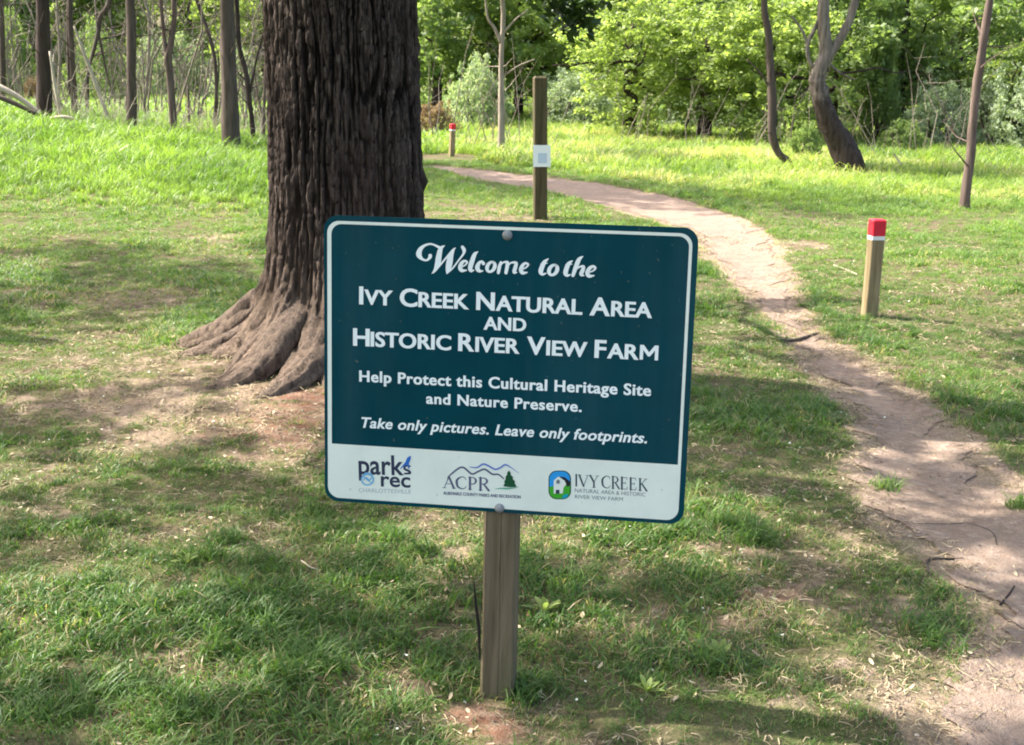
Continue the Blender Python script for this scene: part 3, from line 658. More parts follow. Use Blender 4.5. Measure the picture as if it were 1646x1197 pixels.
zpoly('emblem_window', [(220,250),(250,225),(278,250),(272,290),(225,290)], M_GREY, .0029)
zpoly('emblem_door', [(215,435),(215,380),(270,380),(270,435)], M_NAVY, .0029)
zpoly('emblem_stream', [(300,508),(330,455),(390,440),(400,470),(360,505)], plain('teal_print', (.0, .32, .42), .5), .0025)
# bolts
for bx, by in ((815.5, 377.5), (803, 816.5)):
    u, v = uv(bx, by); V = []; F = []; n = 14
    rings = [(0.0, .0125), (.0012, .0125), (.0014, .0100), (.006, .0095), (.0088, .006), (.0098, .002)]
    for hh, rr_ in rings:
        V.append(onplate(np.array([(u+rr_*math.cos(a), v+rr_*math.sin(a)) for a in np.arange(n)*2*math.pi/n]), .0005+hh))
    for i in range(len(rings)-1):
        for j in range(n): F.append((i*n+j, i*n+(j+1) % n, (i+1)*n+(j+1) % n, (i+1)*n+j))
    F.append(tuple((len(rings)-1)*n+j for j in range(n)))
    part('bolt', np.vstack(V), F, plain('galvanised_bolt', (.24, .25, .25), .5, .5, .25, 300), root, RO, smooth=True)
# post
def wood(name, a, b, green=.0):
    k = N(name); n = k.noise(16, 7, .65, (1, 1, .06), dist=.5); f = k.noise(70, 5, .7, (1, 1, .04)); q = k.noise(5, 3, .6, (1, 1, .35))
    c = k.mix(k.ramp(n, .35, .68), a, b); c = k.mix(k.math('MULTIPLY', k.ramp(f, .52, .72), .55), c, tuple(x*.45 for x in a))
    c = k.mix(k.math('MULTIPLY', k.ramp(q, .5, .7), .5), c, (.09, .10, .045)); k.col(c); k.rs(.85, .2); k.bump(k.math('ADD', n, f), .7, .006); return k.m
M_POST = wood('weathered_post_wood', (.085, .065, .036), (.20, .155, .095))
M_POSTD = wood('dark_treated_wood', (.05, .042, .022), (.115, .09, .05))
def beam(p0, p1, wx, wy, yaw, ch=.006, seg=24, bow=0, crack=False, seed=0, topch=0):
    p0, p1 = np.array(p0, float), np.array(p1, float); ax = (p1-p0)/np.linalg.norm(p1-p0)
    u = np.array([math.cos(yaw), math.sin(yaw), 0]); u -= ax*u.dot(ax); u /= np.linalg.norm(u); v = np.cross(ax, u)
    hx, hy = wx/2, wy/2; o = [(-hx+ch, -hy)]
    if crack: o += [(.003, -hy), (.004, -hy+.0035), (.005, -hy)]
    o += [(hx-ch, -hy), (hx, -hy+ch), (hx, hy-ch), (hx-ch, hy), (-hx+ch, hy), (-hx, hy-ch), (-hx, -hy+ch)]
    n = len(o); V = []; F = []; L_ = np.linalg.norm(p1-p0); ts = list(np.linspace(0, 1, seg+1))
    if topch: ts = list(np.linspace(0, 1-topch/L_, seg+1))+[1]
    for i, t in enumerate(ts):
        sc = 1 if not (topch and i == len(ts)-1) else 1-2*topch/wx*.9
        for j, (a, b) in enumerate(o):
            ji = (float(n3(j*3.1, t*9, seed, seed))-.5)*.0025
            V.append(p0+ax*L_*t+u*(a*sc+ji)+v*(b*sc+ji))
    for i in range(len(ts)-1):
        for j in range(n): F.append((i*n+j, i*n+(j+1) % n, (i+1)*n+(j+1) % n, (i+1)*n+j))
    F += [tuple(range(n-1, -1, -1)), tuple((len(ts)-1)*n+j for j in range(n))]
    return np.array(V), F
up = PMn[:, 2]; topc = PC + PMn @ np.array([uv(812, 365)[0], .048, uv(812, 365)[1]]); botu = uv(803, 822); botc = PC + PMn @ np.array([botu[0], .048, botu[1]])
axv = (topc-botc)/np.linalg.norm(topc-botc); foot = botc - axv*(botc[2]+.3)/axv[2]
print('POSTFOOT', foot, base, hg(base[0], base[1]))
V, F = beam(foot, topc, .085, .085, YAW, crack=True, seed=3)
part('post', V, F, M_POST, root, RO)
s0 = G(765, 1075); a_ = np.array(AT(762, 935, foot[1]-.02)); b_ = np.array(AT(770, 1010, foot[1]-.02)); c_ = np.array(AT(771, 1060, foot[1]-.01))
V, F = tube([a_, (a_+b_)/2+np.array([-.002, 0, 0]), b_, c_], [.0015, .004, .005, .002], 6)
part('splinter', V, F, plain('split_dark_wood', (.02, .015, .012), .9), root, RO)

# ------------------------------------------------------------------ other posts
k = N('red_paint'); k.col(k.mix(k.ramp(k.noise(55, 5, .7), .62, .68), (.60, .012, .03), (.30, .06, .045))); k.rs(.5, .4); M_RED = k.m; M_WP = plain('white_paint', (.78, .78, .74), .6, .3, .08, 30)
M_MPOST = wood('tan_marker_wood', (.15, .11, .055), (.36, .28, .16))
def marker(bpx, tpx, label, wdt, yaw, lean_y=0):
    b = G(*bpx); d = b[1]; t = AT(tpx[0], tpx[1], d+lean_y)
    r_ = thing('marker_post', (b[0], b[1], hg(b[0], b[1])), label, 'trail marker', 'red topped trail marker posts'); O_ = np.array(r_.location)
    ax = t-b; f1, f2 = .795, .835
    part('shaft', *beam(b-ax*.15, b+ax*f1, wdt, wdt, yaw, seed=5), M_MPOST, r_, O_)
    part('white_band', *beam(b+ax*f1, b+ax*f2, wdt*1.02, wdt*1.02, yaw, ch=.004, seg=2), M_WP, r_, O_)
    part('red_cap', *beam(b+ax*f2, t, wdt*1.03, wdt*1.03, yaw, ch=.005, seg=3, topch=.008), M_RED, r_, O_)
marker((1397, 508), (1411, 352), 'nearer red capped wooden trail marker leaning beside the dirt path', .088, math.radians(6))
marker((726, 251), (728, 199), 'distant small red topped marker post in the meadow near the large trunk', .088, math.radians(24))
b = G(869, 352); t = AT(868, 122, b[1])
r_ = thing('trail_post', (b[0], b[1], hg(b[0], b[1])), 'tall dark square wooden post with a white notice, behind the sign', 'post'); O_ = np.array(r_.location)
V, F = beam(b-np.array([0, 0, .2]), t, .138, .138, math.radians(7), ch=.008, seed=8, topch=.02); part('shaft', V, F, M_POSTD, r_, O_)
pc = [AT(857, 233, b[1]-.083), AT(885, 233, b[1]-.083), AT(885, 268, b[1]-.083), AT(857, 268, b[1]-.083)]
V = np.array(pc+[q+np.array([0, .004, 0]) for q in pc]); q0 = math.radians(7); ctr = V.mean(0)
M_PAPER = plain('laminated_paper', (.82, .86, .90), .35, .4, .03, 20)
nt_ = part('notice', V, [(3, 2, 1, 0), (4, 5, 6, 7), (0, 1, 5, 4), (1, 2, 6, 5), (2, 3, 7, 6), (3, 0, 4, 7)], M_PAPER, r_, O_)
pc = [AT(865, 246, b[1]-.0845), AT(879, 246, b[1]-.0845), AT(879, 262, b[1]-.0845), AT(865, 262, b[1]-.0845)]
part('printed_block', pc, [(3, 2, 1, 0)], plain('faded_blue_grey_print', (.50, .60, .76), .5), nt_, O_)

# ------------------------------------------------------------------ the large tree
def big_tree():
    root_ = thing('large_tree', (TREE[0], TREE[1], hg(*TREE)), 'massive old tree with deeply furrowed dark bark and flared roots behind the sign', 'tree')
    O_ = np.array(root_.location); nth = 460
    hs = np.concatenate([np.arange(-.25, 2.5, .0115), np.arange(2.5, 8.2, .12)]); th = np.arange(nth)/nth*2*math.pi
    TH, HH = np.meshgrid(th, hs)
    cpx = lambda h: (TREE[0] + .045 - .025*h + .012*np.sin(h*1.3), TREE[1] + .02*h)
    R0 = .380 + .05*np.exp(-np.maximum(HH, 0)/.5) - .012*np.clip(HH-2.5, 0, 6)
    def lobe(ang, A, wd, hsc, sw=0.0):
        a = math.radians(ang); d = (TH-a-sw*np.exp(-np.maximum(HH, 0)/.3)+math.pi) % (2*math.pi)-math.pi
        return A*np.exp(-(d/wd)**2)*np.exp(-np.maximum(HH+.02, 0)/hsc)
    R = R0 + .07*np.exp(-np.maximum(HH, 0)/.22)
    for q in ((180, .34, .26, .17, 0), (207, .24, .18, .2, 0), (232, .34, .20, .17, .05), (262, .26, .18, .22, 0), (292, .3, .2, .18, 0), (335, .3, .25, .18, 0), (20, .3, .25, .18, 0), (60, .25, .2, .18, 0), (105, .3, .25, .18, 0), (148, .3, .2, .17, 0)):
        R = R + lobe(*q)
    # slow fluting up the stem
    R = R + .022*(n3(np.cos(TH)*1.6+5, np.sin(TH)*1.6, HH*.35, 5)-.5)*2
    c3, s3 = np.cos(TH), np.sin(TH); wz = .35*(n3(c3*3, s3*3, HH*2.0, 9)-.5)
    a1 = n3(c3*12+wz*4, s3*12+wz*3.4, HH*1.9, 21); a2 = n3(c3*27+wz*8, s3*27+wz*6, HH*5.0, 23); a3 = n3(c3*36, s3*36, HH*14, 25); a4 = n3(c3*13, s3*13, HH*7, 27)
    r1 = 1-np.abs(2*a1-1)*1.0; r2 = 1-np.abs(2*a2-1); bk = 1-np.abs(2*n3(c3*18+wz*6, s3*18, HH*17, 37)-1); fur = np.clip(1-np.clip((r1-.80)/.2, 0, 1)*1.0 - .55*np.clip((r2-.78)/.22, 0, 1) - .5*np.clip((bk-.84)/.16, 0, 1), 0, 1)
    low_ = np.exp(-np.maximum(HH-.1, 0)/.22)
    a5 = n3(c3*60, s3*60, HH*9, 29)
    a6 = n3(c3*46+wz*12, s3*46+wz*12, HH*26, 33)
    dis = (.024*fur + .012*(a3-.5) + .006*(a4-.5) + .010*(a5-.5) + .010*(a6-.5))*(1-.3*low_)
    R = R + dis - .02
    X_, Y_ = cpx(HH); V = np.stack([X_+R*np.cos(TH), Y_+R*np.sin(TH), O_[2]+HH], -1).reshape(-1, 3)
    # burl on the right side
    gz = HG(V[:, 0], V[:, 1])
    m_, n_ = HH.shape; id_ = np.arange(m_*n_).reshape(m_, n_)
    F = np.stack([id_[:-1], np.roll(id_[:-1], -1, 1), np.roll(id_[1:], -1, 1), id_[1:]], -1).reshape(-1, 4)
    part('trunk', V, F, M_OAK, root_, O_, smooth=True, attrs={'ridge': np.clip(fur*.8+.5*(a3-.5)+.6*(a5-.5)+.4*(a6-.5)+.02, 0, 1).ravel(), 'low': np.clip(low_*1.0, 0, 1).ravel()})
    rr_ = np.random.default_rng(17)
    def root(ang, r1, rad0, h0, bend, wig, seed, r0=.33):
        m, n = 70, 30; V = []; rid = []
        for i in range(m):
            t = i/(m-1); q = r0+(r1-r0)*t; a = math.radians(ang+bend*t*t+wig*math.sin(t*5+seed)*t)
            x = TREE[0]+.045+q*math.cos(a); y = TREE[1]+q*math.sin(a)
            z = hg(x, y)*min(1, t*3)+O_[2]*(1-min(1, t*3))+h0*(1-t)**2.6-.016-.065*t**3+.02*math.sin(t*9+seed)*t*(1-t)
            rad_ = rad0*1.35*(1-.8*t)+.004; ph = np.arange(n)/n*6.283; tang = np.array([math.cos(a), math.sin(a), 0]); sd = np.array([-tang[1], tang[0], 0])
            rg = n3(np.cos(ph)*3.2+seed*7, np.sin(ph)*3.2, t*2.4, 61+seed); rg2 = n3(np.cos(ph)*8+seed, np.sin(ph)*8, t*16, 63)
            f = 1-np.clip((1-np.abs(2*rg-1)-.72)/.28, 0, 1); rr = rad_*(.72+.30*f+.22*(rg2-.5)+.25*(float(n3(t*6, seed, 0, 3))-.5))
            V.append(np.array([x, y, z])+np.outer(np.cos(ph)*rr*1.05, sd)+np.outer(np.sin(ph)*rr*1.0, [0, 0, 1])); rid.append(f*.8+.4*(rg2-.5)+.1)
        F = [(i*n+j, i*n+(j+1) % n, (i+1)*n+(j+1) % n, (i+1)*n+j) for i in range(m-1) for j in range(n)]
        part('root', np.vstack(V), np.array(F), M_OAK, root_, O_, smooth=True, attrs={'ridge': np.clip(np.concatenate(rid), 0, 1), 'low': np.tile(np.repeat(np.linspace(.25, .9, m), n), 1)})
    for sd_, (ang, r1, rad0, h0, bend, wig) in enumerate(((176, 1.12, .125, .30, 8, 3), (190, .92, .09, .22, 6, 6), (203, 1.05, .10, .20, -6, 5), (217, .85, .085, .26, 8, 6), (229, 1.12, .085, .24, 4, 5), (240, 1.20, .10, .30, -8, 6), (251, 1.02, .085, .26, 6, 7), (262, 1.22, .095, .3, -5, 6), (274, 1.05, .10, .28, 5, 6),
              (290, .9, .10, .25, 8, 5), (318, .85, .11, .25, 6, 5), (350, 1.0, .11, .25, -5, 5), (30, .9, .11, .25, 6, 4), (80, .85, .11, .22, 6, 5), (130, .95, .11, .25, -6, 5), (155, .8, .09, .2, 5, 5))):
        root(ang, r1, rad0, h0, bend, wig, sd_)
    c = AT(674, 291, TREE[1]+.05); V, F = tube([c+np.array([-.06, 0, .10]), c+np.array([-.01, 0, .05]), c+np.array([.008, 0, 0]), c+np.array([-.01, 0, -.05]), c+np.array([-.06, 0, -.09])], [.015, .03, .035, .03, .015], 14, 3, .3)
    part('burl', V, F, M_BARKD, root_, O_, smooth=True)
    return root_, O_
oak, OO = big_tree()
def limb(p0, p1, r0, r1, seed, sag=.0, n=9):
    p0, p1 = np.array(p0, float), np.array(p1, float); r = np.random.default_rng(seed); P = []
    L_ = np.linalg.norm(p1-p0)
    for i in range(n):
        t = i/(n-1); P.append(p0+(p1-p0)*t+np.array([r.normal(0, .03), r.normal(0, .03), r.normal(0, .02)])*L_*(t > 0)*(t < 1)+np.array([0, 0, sag*math.sin(math.pi*t)]))
    return tube(P, np.linspace(r0, r1, n), 9, seed, .12)
def leafmesh(cs, rad, per, leaf, seed, flat=.5, up=.6):
    """cs: clump centres (n,3); rad: clump radii (n); returns V, F, v"""
    r = np.random.default_rng(seed); n = len(cs)*per
    c = np.repeat(cs, per, 0); rr_ = np.repeat(rad, per)
    d = r.normal(0, 1, (n, 3)); d /= np.linalg.norm(d, axis=1)[:, None]; d *= (r.random(n)**.45)[:, None]; d[:, 2] *= flat
    P = c + d*rr_[:, None]
    nrm = r.normal(0, 1, (n, 3)); nrm[:, 2] = np.abs(nrm[:, 2])+up; nrm /= np.linalg.norm(nrm, axis=1)[:, None]
    a = r.normal(0, 1, (n, 3)); a -= nrm*(a*nrm).sum(1)[:, None]; a /= np.linalg.norm(a, axis=1)[:, None]; b = np.cross(nrm, a)
    L_ = (leaf*r.uniform(.6, 1.35, n))[:, None]; W = L_*.55
    V = np.stack([P-a*L_*.5, P+b*W*.5-nrm*L_*.06, P+a*L_*.5-nrm*L_*.12, P-b*W*.5-nrm*L_*.06], 1).reshape(-1, 3)
    F = np.arange(4*n).reshape(n, 4)
    v = np.clip(np.repeat(r.random(len(cs)), per)*.55+r.random(n)*.45, 0, 1); return V, F, np.repeat(v, 4)
# crown clumps stand where they stand between the sun and the shaded parts of the lawn
LIT = [(170,560,300,48),(330,680,190,22),(130,960,210,85),(480,885,80,26),(200,310,400,42),(20,430,80,20),(470,620,80,50),(340,395,80,18),(1480,1130,260,60),(1130,1150,190,50),(900,870,260,45),(1090,850,100,60),
       (1190,590,100,26),(1500,440,260,50),(1160,390,260,60),(1250,470,70,22),(940,1010,90,40),(620,1150,90,34),(560,1050,60,30),(260,1080,90,30),(700,600,120,60),(1370,470,150,70),(1350,880,60,16),(1000,700,90,40),(1560,580,80,25),(1600,900,60,20)]
LG = []
for px, py, rx, ry in LIT:
    c = G(px, py); e1 = G(px+rx, py); e2 = G(px, py-ry); LG.append((c[0], c[1], abs(e1[0]-c[0]), abs(e2[1]-c[1])))
def lit(x, y):
    v = np.zeros(np.shape(x))
    for cx, cy, rx, ry in LG: v = np.maximum(v, 1-np.hypot((x-cx)/rx, (y-cy)/ry)*.75)
    v = np.maximum(v, sst(y, 10.2, 12.2)*1.0)
    return np.clip(v*2.2, 0, 1)
r = np.random.default_rng(5); n = 7200
gx = r.uniform(-6.5, 6.5, n); gy = r.uniform(-1.5, 12.5, n)
k_ = (r.random(n) > lit(gx, gy)*1.15) & (fbm(gx*.9, gy*.9, 131) > r.uniform(.28, .5, n))
gx, gy = gx[k_], gy[k_]; hh = r.uniform(3.9, 8.8, len(gx))**1.0
cs = np.column_stack([gx, gy, np.zeros(len(gx))]) + SD[None, :]/SD[2]*hh[:, None]
rad = r.uniform(.12, .28, len(cs))
dx = np.hypot(cs[:, 0]-TREE[0], cs[:, 1]-TREE[1]); own = (dx < 5.0)
def crown(root_, O_, cs, rad, mat, seed, hub, per=24, leaf=.105):
    V, F, v = leafmesh(cs, rad, per, leaf, seed, .55); part('crown', V, F, mat, root_, O_, attrs={'v': v})
    r = np.random.default_rng(seed); pk = r.choice(len(cs), min(9, len(cs)), replace=False); L_ = []
    for i, q in enumerate(pk):
        h0 = hub + np.array([0, 0, r.uniform(-.8, 1.6)]); L_.append(limb(h0, cs[q], .04, .006, seed+i, .25))
    part('limbs', *join(L_), M_BARKD, root_, O_, smooth=True)
crown(oak, OO, cs[own], rad[own], M_MG, 31, np.array([TREE[0]-.2, TREE[1]+.1, 4.6]))
# low drooping branch of dark leaves at the top edge
bp = [np.array([TREE[0]+.1, TREE[1]+.2, 3.6]), AT(720, -120, 8.6), AT(800, -60, 9.0), AT(900, -18, 9.2), AT(960, 5, 9.3)]
part('low_branch', *tube(bp, [.05, .03, .02, .012, .004], 8), M_BARKD, oak, OO, smooth=True)
cl = np.array([AT(px, py, yy) for px, py, yy in ((730,-40,8.9),(765,-30,9),(700,-30,8.9),(830,-30,9.1),(870,-12,9.2),(905,10,9.2),(925,18,9.3),(940,2,9.3),(965,-8,9.3),(900,-25,9.1),(850,-38,9),(1000,-25,9.3),(785,-38,9),(915,36,9.25),(935,40,9.25),(895,20,9.2))])
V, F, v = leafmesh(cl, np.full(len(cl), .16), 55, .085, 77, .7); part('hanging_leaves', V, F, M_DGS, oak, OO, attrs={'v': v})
# neighbour beyond the left edge of the view whose crown shades the lawn
rest = ~own; cc = cs[rest]; hub = np.array([-8.2, 8.6, 4.2])
nb = thing('shade_tree', (-8.2, 8.6, hg(-8.2, 8.6)), 'broad shade tree standing outside the left edge of the picture', 'tree'); NO = np.array(nb.location)
part('trunk', *tube([(-8.2, 8.6, -.3), (-8.2, 8.6, .3), (-8.15, 8.6, 2), (-8.2, 8.65, 4), (-8.2, 8.6, 7)], [.42, .33, .28, .24, .12], 18, 4, .1), M_BARKD, nb, NO, smooth=True)
crown(nb, NO, cc, rad[rest], M_MG, 41, hub)

# ------------------------------------------------------------------ crowns and shrubs (shared meshes, unit size)
def unit_crown(seed, n=420, per=30, leaf=.062, shell=.35, zmin=-.95, mat=None, flat=.5):
    r = np.random.default_rng(seed); P = []
    lob = r.normal(0, 1, (7, 3)); lob /= np.linalg.norm(lob, axis=1)[:, None]; la = r.uniform(.05, .35, 7)
    while len(P) < n:
        d = r.normal(0, 1, 3); d /= np.linalg.norm(d); q = (shell+(1-shell)*r.random()**.7)*(.8+sum(a*max(0, d.dot(l)-.3) for a, l in zip(la, lob)))
        p = d*q
        if p[2] > zmin: P.append(p)
    V, F, v = leafmesh(np.array(P), r.uniform(.07, .17, n), per, leaf, seed, flat); return mesh_np('leaves', V, F, mat, attrs={'v': v})
def unit_dome(seed, n=420, per=30, leaf=.055, mat=None):
    r = np.random.default_rng(seed); P = []
    while len(P) < n:
        a = r.uniform(0, 6.283); z_ = r.random(); q = math.sqrt(max(0, 1-z_**2.2))*(.45+.55*r.random()**.5)*(.85+.25*math.sin(a*3+seed)*r.random())
        k_ = .72+.55*float(n3(math.cos(a)*1.7+seed, math.sin(a)*1.7, z_*2.2, seed))+(.22*r.random() if r.random() < .18 else 0)
        P.append((q*k_*math.cos(a), q*k_*math.sin(a), z_*k_*(.8+.2*r.random())))
    V, F, v = leafmesh(np.array(P), r.uniform(.06, .15, n), per, leaf, seed, .7, .3); return mesh_np('leaves', V, F, mat, attrs={'v': v})
CR = {}
def crownmesh(kind, i):
    mats = {'y': M_YG, 'm': M_MG, 'd': M_DG, 's': M_SG, 'b': M_BR}
    key = (kind, i)
    if key not in CR:
        if kind.startswith('D'): CR[key] = unit_dome(900+i*7+ord(kind[1]), mat=mats[kind[1]])
        elif kind.startswith('T'): CR[key] = unit_crown(1300+i*7+ord(kind[1]), n=150, per=20, leaf=.07, shell=.2, mat=mats[kind[1]])
        else: CR[key] = unit_crown(1100+i*7+ord(kind), mat=mats[kind])
    return CR[key]
def leafchild(name, kind, i, loc, sc, parent, O_, rz=0):
    o = bpy.data.objects.new(name, crownmesh(kind, i)); put(o, parent); o.location = Vector(loc)-Vector(O_); o.scale = sc; o.rotation_euler.z = rz; return o
def px_tree(label, pts, Y, mat, top=9.0, crowns=(), branches=(), group=None, name='tree', twigs=0, seed=1, cat='tree', bmat=None):
    """pts: (px, py, width px) from the base upward; stands at distance Y; carries on above the frame"""
    gb = AT(pts[0][0], pts[0][1], Y); gz = hg(gb[0], gb[1]); r_ = thing(name, (gb[0], gb[1], gz), label, cat, group); O_ = np.array(r_.location)
    P = [np.array([gb[0], gb[1], gz-.25])]; sc = Y/FPX*.985; R = [pts[0][2]*sc*.66]
    for q in pts: P.append(AT(q[0], q[1], Y)); R.append(q[2]*sc/2)
    P[1][2] = max(P[1][2], gz+.02); R[1] *= 1.12
    if top:
        e = P[-1]-P[-2]; e /= np.linalg.norm(e); e = e*.5+np.array([0, 0, .5]); h0 = P[-1][2]
        if top > h0+1:
            for t in (.35, .7, 1): P.append(P[-1]+e/np.linalg.norm(e)*(top-h0)*.34+np.array([random.gauss(0, .12), random.gauss(0, .12), 0])); R.append(R[-1]*.72)
    Pn = resample(np.array([list(p)+[r] for p, r in zip(P, R)]), 4)
    part('trunk', *tube(Pn[:, :3], np.maximum(Pn[:, 3], .004), 14, seed, .17), mat, r_, O_, smooth=True)
    for bi, bpts in enumerate(branches):
        bP = [AT(q[0], q[1], Y+(q[3] if len(q) > 3 else 0)) for q in bpts]; bR = [q[2]*sc/2 for q in bpts]
        Bn = resample(np.array([list(p)+[r] for p, r in zip(bP, bR)]), 4) if len(bP) > 2 else np.array([list(p)+[r] for p, r in zip(bP, bR)])
        part('branch', *tube(Bn[:, :3], np.maximum(Bn[:, 3], .003), 8, seed+bi, .1), bmat or mat, r_, O_, smooth=True)
    rt = np.random.default_rng(seed+500); tw = []
    zmax = 3.2
    for q in range(9 if top else 4):
        i = rt.integers(5, max(6, min(len(Pn)-2, 22))); p0 = Pn[i, :3]
        if p0[2] < gz+.5: continue
        d = rt.normal(0, 1, 3); d[2] = abs(d[2])*.6+.1; d /= np.linalg.norm(d); L_ = rt.uniform(.15, .7); r0 = min(Pn[i, 3]*.3, .012)
        tw.append(tube([p0, p0+d*L_*.5+rt.normal(0, .03, 3), p0+d*L_+rt.normal(0, .05, 3)+np.array([0, 0, .06])], [r0, r0*.6, r0*.2], 4, 0))
    if tw: part('twigs', *join(tw), mat, r_, O_)['kind'] = 'stuff'
    for ci, c_ in enumerate(crowns):
        kind, i, dx_, dy_, z_, sx, sz = c_; leafchild('crown', kind, i, (P[-1][0]+dx_, P[-1][1]+dy_, z_), (sx, sx, sz), r_, O_, seed*1.7+ci)
    return r_
GL = 'thin woodland trees behind the grassy bank'
px_tree('thick dark straight trunk nearest the left edge behind the bank', [(72,196,23),(70,120,22),(68,0,20)], 19.5, M_BARKD, 9.5, [('Tm', 0, .2, 0, 8.2, 1.9, 1.9)], group=GL, seed=1)
px_tree('slim two toned trunk between the dark trunk and the leaning pale pole', [(121,193,10),(116,100,9),(113,0,8)], 20.5, M_BARK, 8, [('Tm', 1, 0, 0, 7.4, 1.3, 1.5)], [[(112,150,5),(109,60,5),(110,-20,4)]], group=GL, seed=2)
px_tree('pale leaning pole slanting down to the right in the left woods', [(176,198,6),(150,125,6),(133,80,5),(119,42,3)], 20.0, M_DEAD, 0, group=GL, seed=3, name='leaning_snag', cat='dead tree')
px_tree('short pale dead stem leaning on the thick dark trunk', [(98,192,5.5),(89,140,5),(80,82,3.5)], 19.0, M_DEAD, 0, group=GL, seed=4, name='leaning_snag', cat='dead tree')
px_tree('crooked branching sapling bending right above the pale pole', [(140,190,6),(141,120,6),(150,82,6),(158,50,7),(162,25,8),(178,-5,8)], 22.0, M_BARK, 7, [('Tm', 2, .3, 0, 6, 1.4, 1.2)], [[(158,52,5),(164,80,4),(172,120,3),(186,165,2.5)],[(164,62,3),(185,58,2.5),(208,52,2)]], group=GL, seed=5)
px_tree('straight brown trunk with a pale left side, fourth from the left', [(212,207,15),(211,100,14),(209,0,13)], 19.0, M_BARK, 9, [('Tm', 3, -.2, 0, 8.2, 1.6, 1.7)], group=GL, seed=6)
px_tree('thin pale grey sapling just right of the straight brown trunk', [(231,182,5),(238,110,5),(240,30,5),(232,-5,4)], 25.0, M_BARKP, 6, [('Ty', 0, 0, 0, 5.5, 1.0, 1.2)], [[(240,30,3),(226,8,3),(222,-10,2)],[(238,105,2.5),(222,90,2)]], group=GL, seed=7)
px_tree('reddish forked trunk with two stems joining at half height', [(280,209,11),(274,130,12),(270,95,13),(276,60,9),(280,0,8)], 19.3, M_BARKR, 8.5, [('Tm', 0, .1, 0, 7.4, 1.4, 1.5)], [[(271,110,8),(264,60,7),(260,20,6),(257,-20,6)]], group=GL, seed=8)
px_tree('short thin stake like sapling right of the forked trunk', [(304,208,4),(303,170,4),(302,138,2.5)], 21.0, M_BARKR, 0, group=GL, seed=9, name='sapling')
px_tree('slender curving sapling leaning against the broad brown trunk', [(344,215,7),(348,150,6),(345,95,6),(334,50,6),(318,5,6),(312,-20,5)], 21.0, M_BARK, 7, [('Ty', 1, 0, 0, 6, 1.1, 1.2)], [[(349,140,4),(352,110,3),(350,80,2)]], group=GL, seed=10)
px_tree('broad brown trunk closest to the large furrowed tree', [(371,226,28),(368,120,25),(364,0,22)], 18.0, M_BARK, 10, [('Tm', 1, .2, 0, 8.7, 1.9, 1.9)], group=GL, seed=11)
px_tree('dark wavy sapling with a right hand fork beside the broad brown trunk', [(408,226,7),(402,170,8),(396,120,8),(384,70,7),(380,0,7)], 19.0, M_BARKD, 7, [('Ty', 2, 0, 0, 6.2, 1.1, 1.2)], [[(402,150,4),(412,95,4),(424,50,3),(430,0,3)]], group=GL, seed=12)
px_tree('thin upright stem against the left side of the furrowed trunk', [(423,229,6),(425,160,5),(428,60,5),(428,-10,4)], 19.5, M_BARKR, 7, [('Ty', 0, 0, 0, 6.0, 1.0, 1.2)], [[(424,200,3.5),(414,150,3),(408,110,2.5)]], group=GL, seed=13)
px_tree('mossy pale trunk at the extreme left edge of the picture', [(6,180,9),(4,100,9),(2,0,8)], 24.0, M_BARK, 9, [('Tm', 2, 0, 0, 8, 1.6, 1.6)], group=GL, seed=14)
px_tree('slim grey stem rising behind the pale leaning pole', [(92,190,5),(96,90,4),(92,20,4)], 24.0, M_BARKP, 7, [('Ty', 1, 0, 0, 6.5, .9, 1)], [[(96,95,3),(104,50,2.5),(100,15,2)]], group=GL, seed=15)
# right hand side
px_tree('young tree with a thin pale trunk and forked top left of the notice post', [(806,223,10),(806,150,9),(806,90,8),(808,0,7)], 23.5, M_BARKP, 5.2, [('Ty', 0, .1, 0, 3.9, 1.3, 1.1)], [[(806,70,6),(795,45,5),(784,28,4),(780,-10,3)],[(812,120,3),(835,105,2.5),(860,95,2)],[(807,55,4),(830,30,3),(850,15,2)]], seed=16, name='young_tree')
px_tree('slender kinked grey tree left of the dark leaning trunk', [(1268,264,13),(1252,246,12),(1241,215,13),(1242,170,14),(1238,100,12),(1235,50,11),(1228,0,10)], 21.5, M_BARK, 6.5, [('y', 1, -.6, .3, 4.6, 1.6, 1.2)], [[(1240,150,4),(1225,120,3),(1200,95,2)]], seed=17)
px_tree('dark leaning trunk that forks into pale limbs above the meadow', [(1368,272,44),(1352,232,38),(1330,190,34),(1317,150,30),(1314,128,25),(1316,116,18)], 20.5, M_FORK, 0, (),
        [[(1314,132,22),(1320,105,24),(1328,85,21),(1324,40,20),(1324,-5,19),(1330,-120,14),(1345,-260,8)],[(1322,105,18),(1336,85,15),(1352,60,14),(1366,30,13),(1378,-10,12)],[(1318,118,6),(1302,100,6),(1298,72,7),(1310,45,6),(1322,15,5)],[(1299,76,5),(1290,50,4),(1272,25,3)],[(1330,100,5),(1352,118,4),(1375,128,2)]], seed=18, bmat=M_FORK)
px_tree('slim reddish straight trunk leaning right near the right edge', [(1551,322,15),(1560,250,14.5),(1566,170,13.5),(1577,90,13),(1591,0,12)], 15.6, M_BARKR, 9, [('Tm', 3, .2, 0, 8, 1.8, 1.6)], seed=19)

